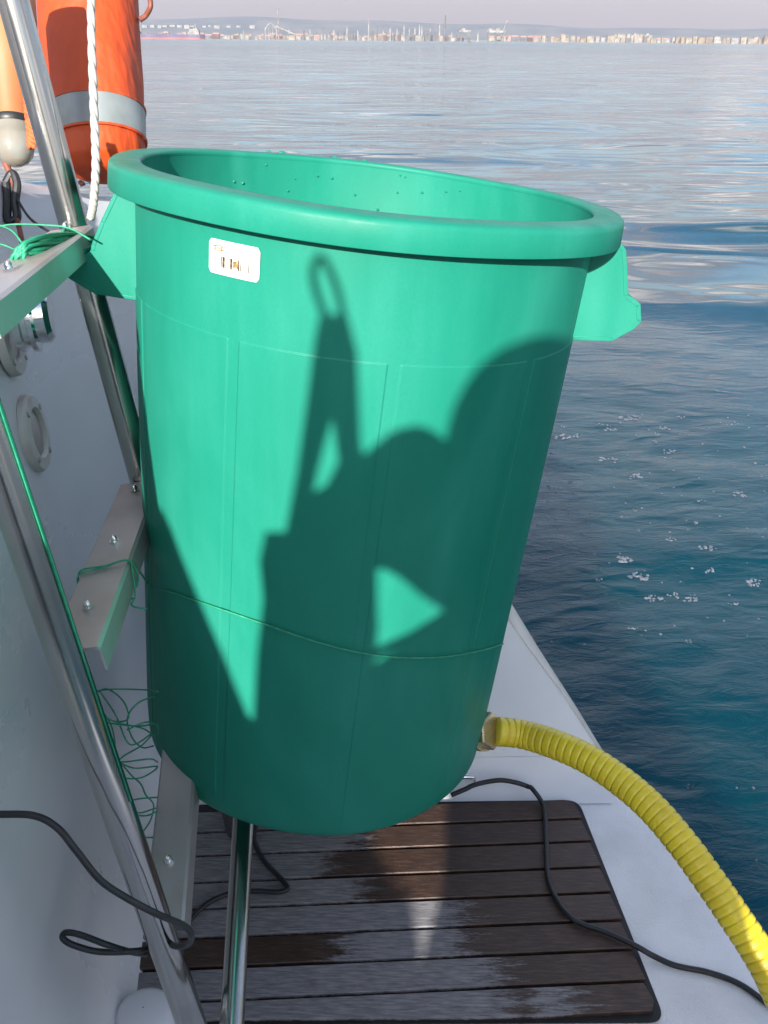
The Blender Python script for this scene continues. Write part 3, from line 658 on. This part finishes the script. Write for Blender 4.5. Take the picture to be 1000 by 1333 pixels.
def person():
    s = -.50
    J = {'pel': (.09, -.78, .13, s), 'bel': (.085, -.60, .135, s), 'chest': (.08, -.42, .150, s), 'ch2': (.075, -.30, .135, s), 'neck': (.05, -.18, .075, s), 'jaw': (.045, -.10, .10, s), 'head': (.04, -.055, .115, s), 'crown': (.04, -.04, .112, s - .02),
         'm3': (-.080, -.200, .020, s + .08), 'lsh': (-.02, -.268, .054, s), 'lel': (-.19, -.385, .040, s + .05), 'lwr': (-.19, -.20, .032, s + .08), 'lha': (-.125, -.085, .036, s + .08), 'lf': (-.100, -.062, .036, s + .08), 'mid': (-.085, -.140, .058, s + .08), 'mid2': (-.015, -.18, .079, s + .06),  # middle lumps near the left hand are added to fill out the shadow
         'rsh': (.20, -.30, .05, s), 'rel': (.27, -.46, .042, s + .05), 'rwr': (.12, -.33, .033, s + .2), 'rha': (.06, -.20, .038, s + .25),
         'lhip': (.03, -.86, .09, s), 'lkn': (.02, -.98, .07, s + .28), 'lan': (.0, -1.35, .045, s + .22), 'lto': (.0, -1.38, .035, s + .34), 'rhip': (.16, -.86, .09, s), 'rkn': (.20, -.98, .07, s + .28), 'ran': (.2, -1.35, .045, s + .22), 'rto': (.2, -1.38, .035, s + .34)}
    E_ = [('pel', 'bel'), ('bel', 'chest'), ('chest', 'ch2'), ('ch2', 'neck'), ('neck', 'jaw'), ('jaw', 'head'), ('head', 'crown'), ('ch2', 'lsh'), ('lsh', 'lel'), ('lel', 'lwr'), ('lwr', 'lha'), ('lha', 'lf'), ('lha', 'mid'), ('mid', 'mid2'), ('mid', 'm3'), ('ch2', 'rsh'), ('rsh', 'rel'), ('rel', 'rwr'), ('rwr', 'rha'),
          ('pel', 'lhip'), ('lhip', 'lkn'), ('lkn', 'lan'), ('lan', 'lto'), ('pel', 'rhip'), ('rhip', 'rkn'), ('rkn', 'ran'), ('ran', 'rto')]
    mb = MB(); P = {k: sunpt(a, b, d) for k, (a, b, r, d) in J.items()}
    for a, b in E_:
        ra, rb = J[a][2], J[b][2]; n = 9
        A_, B_ = P[a], P[b]; d = (B_ - A_); l_ = d.length; d.normalize(); pr = []
        for i in range(n + 1): t = math.pi / 2 * (1 - i / n); pr.append((max(ra * math.cos(t), .0002), -ra * math.sin(t)))
        for i in range(n + 1): t = math.pi / 2 * (i / n); pr.append((max(rb * math.cos(t), .0002), l_ + rb * math.sin(t)))
        mb.rev(A_, d, pr, 20)
    o = mb.build('person', JACK, None, auto=None)
    rm = o.modifiers.new('remesh', 'REMESH'); rm.mode = 'VOXEL'; rm.voxel_size = .012; rm.use_smooth_shade = True
    sm = o.modifiers.new('smooth', 'SMOOTH'); sm.iterations = 3
    tag(o, 'photographer in a dark jacket seated behind the camera, shadow falling on the green bin', 'person')
person()

# ------------------------------------------------------------------ green bin
ta, tb = .1059, .0363
cb, sb_, ca_, sa = math.cos(tb), math.sin(tb), math.cos(ta), math.sin(ta)
MX = Matrix(((ca_, 0, sa), (0, 1, 0), (-sa, 0, ca_))) @ Matrix(((1, 0, 0), (0, cb, sb_), (0, -sb_, cb)))
BO = Vector((-.0176, 1.0773, CAMZ - .1398)); BM = MX.to_4x4(); BM.translation = BO; BI = BM.inverted()
H = .7395; RT, RB = .2545, .2343
def rad_(z): return RT + (RB - RT) * (-z) / H
BASE = BM @ Vector((0, 0, -H))
BIN_E = empty('green_bin', BASE, 'tall green plastic bin with rim and two side handles, lashed to the ladder', 'bin')
def bl(p): return BM @ Vector(p)
def barrel_px(px, py, off=0):
    o = BI @ CO; d = (MX.transposed() @ (W(px, py, 1) - CO)); k = (RT - RB) / H; r0 = RT + off + k * o.z
    a = d.x ** 2 + d.y ** 2 - (k * d.z) ** 2; b = 2 * (o.x * d.x + o.y * d.y - k * d.z * r0); c = o.x ** 2 + o.y ** 2 - r0 ** 2
    D_ = max(b * b - 4 * a * c, 0); t = (-b - math.sqrt(D_)) / (2 * a); return o + d * t     # local
def build_bin():
    # azimuth columns, finer at the panel joints (front is -y)
    ph0 = -90 + 9.1; az = []
    for k in range(10):
        c = ph0 + 36 * k
        for t, p in ((-1.86, 1), (-1.62, 1), (-1.5, .5), (-1.38, 0), (-1.15, 0), (0, 0), (1.15, 0), (1.38, 0), (1.5, .5), (1.62, 1), (1.86, 1)): az.append((c + t, p))
        for j in range(1, 15): az.append((c + 1.86 + j * (32.28 / 15), 1))
    z = [(-.0200, 0)]; 
    prof = []   # (r, z, panelweight)
    for zz in (-.022, -.05, -.09, -.12, -.1300): prof.append((rad_(zz), zz, 0))
    prof += [(rad_(-.1330), -.1330, 0), (rad_(-.1336), -.1336, 0), (rad_(-.1341), -.1341, .5), (rad_(-.1346), -.1346, 1), (rad_(-.1352), -.1352, 1)]
    for zz in np.linspace(-.17, -.66, 16): prof.append((rad_(zz), float(zz), 1))
    prof += [(rad_(-.69), -.69, 1), (rad_(-.70), -.70, .5), (rad_(-.712), -.712, 0)]
    for a in range(1, 7):
        t = a / 6 * math.pi / 2; prof.append((rad_(-.73) - .014 * (1 - math.cos(t)), -.722 - .0175 * math.sin(t), 0))
    prof += [(.15, -H - .0005, 0), (.001, -H - .0005, 0)]
    v = []; f = []; n = len(az)
    for r, zz, pw in prof:
        for a, p in az:
            an = R(a); dr = .0009 * pw * p
            wob = .0006 * math.sin(3 * an + zz * 9) + .0005 * math.sin(7 * an - zz * 14)
            v.append(bl(((r + dr + wob) * math.cos(an), (r + dr + wob) * math.sin(an), zz)))
    for k in range(len(prof) - 1):
        for i in range(n): f.append((k * n + i, (k + 1) * n + i, (k + 1) * n + (i + 1) % n, k * n + (i + 1) % n))
    mb = MB(); mb.v = v; mb.f = f
    # inner wall
    n2 = 120; pr = [(.2470, -.004), (.2480, -.02), (.2485, -.05)] + [(rad_(zz) - .0045, zz) for zz in np.linspace(-.12, -.70, 10)] + [(.215, -H + .006), (.001, -H + .006)]
    v = [bl((r * math.cos(6.28318 * i / n2), r * math.sin(6.28318 * i / n2), zz)) for r, zz in pr for i in range(n2)]
    f = [(k * n2 + i, k * n2 + (i + 1) % n2, (k + 1) * n2 + (i + 1) % n2, (k + 1) * n2 + i) for k in range(len(pr) - 1) for i in range(n2)]
    mb.add(v, f)
    mb.build('bin_body', BIN, BIN_E, auto=None)
    pr = [(.2470, -.006), (.2461, -.003), (.2468, -.0008), (.2490, .0004), (.2560, .0008), (.2680, .0004), (.2768, -.0010), (.2792, -.0032), (.2800, -.0070), (.2806, -.0264), (.2800, -.0275), (.2775, -.0275), (.2768, -.0265), (.2762, -.010), (.2545, -.0080), (.2540, -.030)]
    n2 = 160
    v = [bl((r * math.cos(6.28318 * i / n2), r * math.sin(6.28318 * i / n2), zz + .0006 * math.sin(5 * 6.28 * i / n2))) for r, zz in pr for i in range(n2)]
    f = [(k * n2 + i, (k + 1) * n2 + i, (k + 1) * n2 + (i + 1) % n2, k * n2 + (i + 1) % n2) for k in range(len(pr) - 1) for i in range(n2)]
    MB().add(v, f).build('rim', BIN, BIN_E, auto=50)
build_bin()
def hpx(px, py, yl=-.055):                     # point of a handle web: local plane y = yl
    o = BI @ CO; d = MX.transposed() @ (W(px, py, 1) - CO); t = (yl - o.y) / d.y; q = o + d * t; return (q.x, q.z)
def handle(poly_px, grip_px, hid):
    P = [hpx(*q) for q in poly_px]; mb = MB(); P = [(math.copysign(max(abs(x), .2435), x), min(z, -.010)) for x, z in P]
    for y0, y1 in ((-.055, -.051), (.051, .055)):
        mb.prism([bl((x, y0, z)) for x, z in P], MX @ Vector((0, y1 - y0, 0)))
    G = [hpx(*q) for q in grip_px]
    c = (sum(x for x, z in P) / len(P), sum(z for x, z in P) / len(P))
    for (xa_, za), (xb_, zb) in zip(G, G[1:]):
        nx, nz = -(zb - za), (xb_ - xa_); l_ = math.hypot(nx, nz); nx, nz = nx / l_ * .0050, nz / l_ * .0050
        if (c[0] - xa_) * nx + (c[1] - za) * nz < 0: nx, nz = -nx, -nz
        v = [bl((xa_, -.0555, za)), bl((xb_, -.0555, zb)), bl((xb_ + nx, -.0555, zb + nz)), bl((xa_ + nx, -.0555, za + nz))]
        mb.prism(v, MX @ Vector((0, .111, 0)))
    return mb.build('handle', BIN, BIN_E, True, auto=30, bevel=.0012)
handle([(176, 228), (160, 240), (149, 250), (131, 288), (119, 318), (118, 326), (112, 330), (102, 332), (94, 328), (88, 330), (82, 340), (82, 352), (90, 363), (124, 383), (186, 393), (205, 393), (205, 240)],
       [(149, 250), (131, 288), (119, 318), (118, 326), (112, 330), (102, 332), (94, 328), (88, 330), (82, 340), (82, 352), (90, 363), (124, 383), (186, 393)], 0)
handle([(770, 300), (800, 316), (810, 318), (815, 325), (817, 350), (818, 384), (826, 389), (834, 396), (835, 418), (826, 428), (797, 444), (740, 443), (720, 440), (725, 300)],
       [(810, 318), (815, 325), (817, 350), (818, 384), (826, 389), (834, 396), (835, 418), (826, 428), (797, 444), (746, 443)], 0)
# sticker, wrapped on the curved wall
def sticker():
    cs = [barrel_px(*q) for q in ((275, 308), (341, 324), (337, 369), (272, 352))]
    ang = [math.atan2(c.y, c.x) for c in cs]; a0 = (ang[0] + ang[3]) / 2; a1 = (ang[1] + ang[2]) / 2; z1 = (cs[0].z + cs[1].z) / 2; z0 = (cs[2].z + cs[3].z) / 2
    def P(u, v, lift): a = a0 + (a1 - a0) * u; z = z0 + (z1 - z0) * v; r = rad_(z) + lift; return bl((r * math.cos(a), r * math.sin(a), z))
    asp = (a1 - a0) * RT / (z1 - z0)
    v = []; f = []; nu = 24
    for i in range(nu + 1):
        u = i / nu; e_ = min(u, 1 - u) * abs(asp); rr = .12; cut = rr - math.sqrt(max(0, rr * rr - max(0, rr - e_) ** 2)) if e_ < rr else 0
        v += [P(u, cut, .0012), P(u, 1 - cut, .0012)]
    for i in range(nu): f.append((2 * i, 2 * i + 2, 2 * i + 3, 2 * i + 1))
    s = obj('sticker', v, f, STICK, BIN_E); s['label'] = 'white barcode sticker below the rim'
    def bar(u0, u1, v0, v1, mb, L_=.0018): mb.add([P(u0, v0, L_), P(u1, v0, L_), P(u1, v1, L_), P(u0, v1, L_)], [(0, 1, 2, 3)])
    mb = MB(); 
    for u, wd in ((.26, .018), (.295, .045), (.36, .016), (.42, .014), (.45, .04), (.60, .026), (.65, .016), (.80, .014)): bar(u, u + wd, .22 , .54, mb)
    mb.build('barcode', INK, s, False)
    mb = MB()
    ring = [(0.21 + .115 * math.cos(t), .76 + .095 * math.sin(t)) for t in [6.283 * i / 24 for i in range(24)]]
    for i in range(24):
        if i % 12 in (0, 11): continue
        (a, b), (c, d) = ring[i], ring[(i + 1) % 24]; k = .66
        mb.add([P(a, b, .0018), P(c, d, .0018), P(.21 + (c - .21) * k, .76 + (d - .76) * k, .0018), P(.21 + (a - .21) * k, .76 + (b - .76) * k, .0018)], [(0, 1, 2, 3)])
    for u in (.13, .17, .21, .25): bar(u, u + .025, .73, .79, mb)
    mb.build('logo_oval', YINK, s, False)
    mb = MB(); bar(.50, .60, .28, .48, mb, .0015); mb.build('faded_print', YINK, s, False)
sticker()
# brass hose fitting
fd = (W(660, 953, 1.27) - W(600, 950, 1.33)).normalized(); fp = W(631, 951, 1.275)
fx = MB()
def hexn(mb, p, d, r, l_):
    x = d.orthogonal().normalized(); y = d.cross(x)
    v = [q + (x * math.cos(R(60 * i + 15)) + y * math.sin(R(60 * i + 15))) * rr for q, rr in ((p, r * .93), (p + d * l_ * .12, r), (p + d * l_ * .88, r), (p + d * l_, r * .93)) for i in range(6)]
    mb.add(v, [(k * 6 + i, k * 6 + (i + 1) % 6, (k + 1) * 6 + (i + 1) % 6, (k + 1) * 6 + i) for k in range(3) for i in range(6)] + [tuple(range(6))[::-1], tuple(range(18, 24))])
hexn(fx, fp, fd, .0255, .016); fx.cyl(fp - fd * .03, fp, .018, n=24); fx.build('hose_fitting', BRASS, BIN_E, True, auto=25)
MB().cyl(fp - fd * .006, fp + fd * .001, .0285, n=32).build('fitting_washer', BRASS, BIN_E)

# ------------------------------------------------------------------ hose
hp = [(646, 952, 1.265), (680, 956, 1.27), (720, 968, 1.245), (765, 988, 1.215), (810, 1018, 1.185), (850, 1053, 1.155), (890, 1100, 1.125), (925, 1148, 1.10), (958, 1196, 1.08), (985, 1237, 1.065), (1008, 1280, 1.055), (1035, 1350, 1.06), (1050, 1440, 1.12), (1055, 1540, 1.25)]
path = spline([W(*q) for q in hp], 40)
seg = [0]
for a, b in zip(path, path[1:]): seg.append(seg[-1] + (b - a).length)
tot = seg[-1]; nst = int(tot / .0009); pts = []; rr = []
sg = np.array(seg); pa = np.array([tuple(p) for p in path])
for i in range(nst):
    s = tot * i / nst; pts.append(Vector([float(np.interp(s, sg, pa[:, k])) for k in range(3)]))
    smooth_ = 1 / (1 + math.exp((s - .50) / .02)); c = (s / .0108) % 1
    prof = 1 - abs(2 * c - 1) ** 6
    rr.append(.0175 + .0024 * prof * (0.12 + .88 * smooth_) + .0004 * (1 - smooth_))
# radius pulses stay perpendicular to the run of the hose
tag(MB().tube(pts, rr, 28).build('corrugated_hose', HOSE, auto=None), 'yellow ribbed drain hose arching from the bin over the hull edge', 'hose')

# ------------------------------------------------------------------ cables
def cable(name, pts, r, m, label, cat='cable', k=8, n=10, group=None):
    return tag(MB().tube(spline(pts, k), r, n).build(name, m, auto=None), label, cat, group)
lift = .0045
c1_ = [(694, 1028, .025), (708, 1051, .01), (711, 1091, .011), (714, 1143, .011), (727, 1174, .011), (748, 1198, .011), (788, 1213, .011), (827, 1231, .011), (850, 1244, .003), (880, 1257, 0), (923, 1266, 0), (963, 1281, 0), (1000, 1307, 0), (1060, 1350, 0), (1100, 1420, 0)]
cable('black_cable', [wq(a, b) + wn * .03 for a, b in ((585, 1030), (604, 1022), (612, 1018), (626, 1014), (648, 1011), (668, 1014), (683, 1019))] + [dk(a, b, lift + c) for a, b, c in c1_], .0040, BLACK, 'thin black cable curving across the right side of the teak grating')
c2_ = [(338, 1060), (331, 1085), (333, 1100), (345, 1122), (368, 1146), (374, 1157), (362, 1161), (330, 1160), (300, 1163), (275, 1173), (258, 1186), (246, 1200)]
cable('black_cable', [dk(a, b, .0155) for a, b in c2_], .0038, BLACK, 'thin black cable bent sharply on the grating under the bin, beside the support tube')
c3_ = [(-60, 1062, .86), (0, 1060, .86), (45, 1062, .86), (75, 1078, .86), (100, 1108, .86), (130, 1145, .865), (165, 1169, .87), (205, 1190, .885), (238, 1204, .92), (249, 1216, .93), (246, 1228, .95), (232, 1232, .97), (215, 1228, 1.0), (195, 1233, 1.02), (178, 1238, 1.0), (130, 1239, .99), (95, 1230, .98), (82, 1221, .98), (86, 1214, .98), (105, 1217, .98), (140, 1230, .98), (170, 1239, 1.01), (190, 1242, 1.05)]
cable('black_cable', [W(*q) for q in c3_], .0034, BLACK, 'black cable crossing the near ladder rail and looping against the white transom')

# twine
TW = .0011
def bp(px, py, off=.0036): return bl(barrel_px(px, py, off))
b_pts = [bp(*q) for q in ((196, 763), (220, 770), (270, 787), (340, 811), (400, 832), (460, 848), (520, 856), (580, 855), (630, 846), (655, 838))]
a2, b2, sd_, un_ = S2
def s2(q, s, h): return a2 + (b2 - a2) * q + sd_ * s + un_ * h
q0 = .60; loop = [s2(q0 + .02, .026, -.03), s2(q0, -.026, -.03), s2(q0, -.027, .007), s2(q0 - .01, .0, .0085), s2(q0 - .02, .027, .008), s2(q0 - .01, .029, -.02), s2(q0 + .02, 0, -.03), s2(q0 + .01, -.027, -.02), s2(q0 + .015, -.026, .007), s2(q0 - .0, .0, .0088), s2(q0 - .02, .027, .008)]
cable('green_twine', loop + b_pts, TW, TWINE, 'green twine tied round the middle ladder step and stretched across the bin', 'twine', 6, 6)
cable('green_twine', [s2(q0 - .02, .028, .006), s2(q0 + .04, .030, -.02), s2(q0 + .10, .030, -.02), s2(q0 + .11, .045, -.025)], TW, TWINE, 'loose cut end of green twine hanging at the middle ladder step', 'twine', 6, 6)
side_v = (W(60, 744, .7) - W(40, 744, .7)).normalized()
ln_ = [PB(y) + side_v * .0175 + Vector((.0, -.004, 0)) for y in (300, 420, 540, 640, 740, 840, 920, 985, 1040)]
cable('green_twine', ln_, TW * .65, TWINE, 'green twine running straight down along the near ladder rail', 'twine', 6, 6)
# tangle against the transom
tang = [[(120, 900), (150, 897), (190, 898), (205, 900)], [(122, 903), (140, 897), (160, 912), (167, 935), (150, 939), (132, 930), (125, 905)], [(130, 900), (150, 930), (165, 965), (178, 968), (198, 955), (185, 970), (160, 985), (148, 1000)], [(205, 905), (180, 915), (166, 935), (172, 960), (185, 973), (200, 971)],
        [(135, 940), (160, 944), (185, 945), (205, 941)], [(128, 918), (145, 945), (150, 975), (146, 990), (160, 992), (195, 988), (205, 992)], [(150, 990), (175, 1000), (205, 998), (185, 1012), (160, 1013), (155, 1010)], [(155, 990), (172, 1010), (183, 1020), (190, 1035), (200, 1048), (195, 1070), (180, 1090)],
        [(205, 1038), (180, 1040), (168, 1045), (180, 1058), (203, 1052)], [(170, 1060), (190, 1062), (205, 1056)], [(125, 925), (150, 940), (185, 948), (203, 958), (205, 945), (190, 940), (165, 950)], [(181, 1085), (190, 1090), (201, 1090)]]
mb = MB()
for j, t_ in enumerate(tang):
    P = [W(a, b, 1.02 + .10 * math.sin(i * 1.3 + j) * .5 + .05) for i, (a, b) in enumerate(t_)]; mb.tube(spline(P, 8), .0010, 5)
tag(mb.build('twine_tangle', TWINE, auto=None), 'loose tangle of green twine hanging between the ladder and the bin', 'twine')
# lashing at the left handle
mb = MB(); a2, b2, sd_, un_ = S1; rl = random.Random(5)
def s1(q, s, h): return a2 + (b2 - a2) * q + sd_ * s + un_ * h
for k in range(15):
    o_ = (k - 5) * .0018; z_ = rl.uniform(0, .006)
    A_ = W(112 + rl.uniform(-6, 6), 307 + k * 1.1, 1.03); B_ = W(84 + rl.uniform(-4, 4), 304 + k * 1.6, .975); C_ = W(48 + rl.uniform(-6, 6), 308 + k * 1.5, .92); D_ = W(22 + rl.uniform(-4, 10), 320 + k * 1.0, .90)
    mb.tube(spline([A_ + Vector((0, .02, -.006)), A_, B_, C_, D_, D_ + Vector((-.008, .012, -.02))], 7), .0019, 6)
for k in range(5):
    c = W(86 + k * 5, 315 + k * 1.0, .99 + k * .008); mb.tube([c + Vector((0, math.cos(t) * .011, math.sin(t) * .013)) for t in [6.283 * i / 14 for i in range(15)]], .0018, 6)
for p_ in ([(20, 325), (0, 318), (-20, 322)], [(118, 312), (90, 297), (60, 293), (20, 292), (-10, 296)], [(30, 318), (15, 300), (-10, 290)], [(84, 322), (82, 335), (84, 350)], [(80, 320), (78, 340), (82, 352)]):
    mb.tube(spline([W(a, b, .97) for a, b in p_], 6), .0011, 6)
tag(mb.build('twine_lashing', TWINE, auto=None), 'thick bundle of green twine lashing the left bin handle to the top ladder step', 'twine')

# ------------------------------------------------------------------ lifebuoy, light, rope
LB = empty('lifebuoy', W(130, 235, 1.5), 'orange horseshoe lifebuoy with grey reflective band hanging behind the ladder', 'lifebuoy')
axis = [(133, 236, 0), (133, 228, .042), (132, 215, .064), (130, 195, .072), (127, 160, .0745), (123, 110, .078), (117, 40, .0795), (112, -40, .080), (100, -160, .080), (40, -270, .080), (-60, -300, .080), (-150, -230, .078)]
P = spline([W(a, b, 1.5) for a, b, r in axis], 7); rads = [a[2] for a in axis]; rads = list(np.interp(np.linspace(0, len(rads) - 1, len(P)), range(len(rads)), rads)); rads[0] = .004
mb = MB().tube(P, rads, 40); 
o = mb.build('foam_body', ORANGE, LB, auto=None)
def band(y0, y1, dr, m, nm):
    ys = np.linspace(y0, y1, 8); Q = [W(float(np.interp(y, [110, 160, 195, 215], [123, 127, 130, 132])), y, 1.5) for y in ys]
    q = [float(np.interp(y, [110, 160, 195, 215, 228], [.078, .0745, .072, .064, .042])) + dr for y in ys]; return MB().tube(Q, q, 40).build(nm, m, LB, auto=40)
band(146, 184, .0022, BAND, 'reflective_band'); band(184, 187, .0042, ORANGE, 'piping'); band(143.5, 146.5, .0035, ORANGE, 'piping')
MB().tube(spline([W(186, -20, 1.5), W(194, -5, 1.49), W(196, 8, 1.49), W(190, 20, 1.5), W(182, 26, 1.5)], 8), .0042, 10).build('becket_strap', BROWN, LB)
for a in (104, 118, 150): MB().tube([W(a, 236, 1.47), W(a + 2, 240, 1.47), W(a + 6, 238, 1.47)], .004, 6).build('hem_tie', BROWN, LB)
RL = empty('rescue_light', W(10, 215, 1.2), 'pale orange float light with clear dome lens at the left edge', 'rescue light')
def Wv(a, b): return W(a, b, 1.25)
axd = (Wv(20, 215) - Wv(2, -60)).normalized(); tp = Wv(2, -60); LN = (Wv(20, 215) - tp).length; q_ = LN / 275
MB().rev(tp, axd, [(.0003, 0), (.030, .002), (.040, .02), (.040, 120 * q_), (.036, 145 * q_), (.033, 165 * q_), (.0265, 205 * q_), (.0265, 218 * q_), (.0003, 219 * q_)], 36).build('float_body', PEACH, RL)
MB().rev(tp, axd, [(.0278, 216 * q_), (.0285, 218 * q_), (.0285, 223 * q_), (.0275, 225 * q_)], 36).build('collar', BLACK, RL)
GLASS = mat('clear_lens', (.45, .44, .38), .12, noise=(30, 3, (.38, .35, .28), .4, .7, ONE)); GLASS.node_tree.nodes['Principled BSDF'].inputs['Transmission Weight'].default_value = .55
MB().rev(tp, axd, [(.0265, 224 * q_), (.0265, 250 * q_), (.024, 262 * q_), (.018, 270 * q_), (.009, 275 * q_), (.0003, 276 * q_)], 32).build('lens', GLASS, RL)
MB().tube(spline([Wv(28, 88), Wv(10, 100), Wv(0, 125), Wv(8, 132), Wv(24, 112)], 8), .0018, 8).build('cord', BLACK, RL)
mb = MB(); base_ = [W(36, 120, 1.2), W(38, 145, 1.2), W(41, 170, 1.2), W(42, 192, 1.2)]
pp = spline(base_, 14)
for ph in (0, 2.1, 4.2): mb.tube([p + Vector((math.cos(i * .55 + ph), .6 * math.sin(i * .55 + ph), 0)) * .0035 for i, p in enumerate(pp)], .0036, 7)
tag(mb.build('orange_cord', OROPE, auto=None), 'short orange braided cord hanging beside the clear dome light', 'cord')
mb = MB(); pp = spline([W(118, -80, 1.02), W(119, 30, 1.02), W(122, 130, 1.02), W(125, 210, 1.02), W(122, 262, 1.03), W(118, 285, 1.04)], 24)
for ph in (0, 2.094, 4.189): mb.tube([p + Vector((math.cos(i * .36 + ph), math.sin(i * .36 + ph), 0)) * .0018 for i, p in enumerate(pp)], .0031, 8)
tag(mb.build('white_rope', ROPE, auto=None), 'twisted white rope hanging in front of the orange lifebuoy', 'rope')
# snap hook and dark lines at far left
SH = empty('snap_hook', W(14, 255, 1.25), 'dark corroded snap hook with thin lines at the left edge above the transom', 'hook')
MB().tube(spline([W(4, 205, 1.25), W(16, 232, 1.25), W(22, 250, 1.25)], 6), .0045, 10).build('shank', BROWN, SH)
MB().tube(spline([W(8, 238, 1.25), W(16, 226, 1.25), W(22, 240, 1.25), W(20, 262, 1.25), W(22, 284, 1.25), W(10, 286, 1.25), W(10, 262, 1.25), W(8, 238, 1.25)], 8), .0060, 10).build('hook_body', BLACK, SH)
MB().tube(spline([W(20, 255, 1.25), W(40, 285, 1.22), W(75, 308, 1.1)], 8), .0018, 8).build('line', BLACK, SH)
MB().tube(spline([W(22, 284, 1.25), W(27, 305, 1.22), W(30, 322, 1.2)], 8), .0035, 8).build('lanyard', BROWN, SH)

# ------------------------------------------------------------------ drops on the rim
mb = MB(); rd = random.Random(3)
for k in range(16):
    a = R(rd.uniform(60, 150)); r = .2475; p = bl((r * math.cos(a), r * math.sin(a), rd.uniform(-.06, -.01))); s = rd.uniform(.0012, .0022)
    mb.rev(p, MX @ Vector((-math.cos(a), -math.sin(a), 0)), [(s, 0), (s * .8, s * .6), (.0001, s)], 8)
for k in range(6):
    a = R(rd.uniform(40, 130)); p = bl((.268 * math.cos(a), .268 * math.sin(a), .0005)); s = rd.uniform(.002, .004)
    mb.rev(p, MX @ Vector((0, 0, 1)), [(s, 0), (s * .9, s * .3), (s * .5, s * .55), (.0001, s * .6)], 10)
DROP = mat('water_drop', (.25, .7, .5), .05, noise=(100, 2, (.3, .75, .55), .4, .6, ONE)); tag(mb.build('water_drops', BIN, auto=None), 'water droplets clinging to the inside and rim of the bin', 'water drops', kind='stuff')

# ------------------------------------------------------------------ haze
hz = bpy.data.materials.new('haze'); hz.use_nodes = True; t = hz.node_tree; t.nodes.clear()
o_ = N(t, 'ShaderNodeOutputMaterial'); pv = N(t, 'ShaderNodeVolumePrincipled'); pv.inputs['Color'].default_value = (.86, .88, .97, 1); pv.inputs['Density'].default_value = .00009; pv.inputs['Anisotropy'].default_value = .1
t.links.new(pv.outputs[0], o_.inputs['Volume'])
tag(MB().box((0, 0, 119), (5700, 5700, 120)).build('haze', hz, None, False), None, None, kind='stuff')
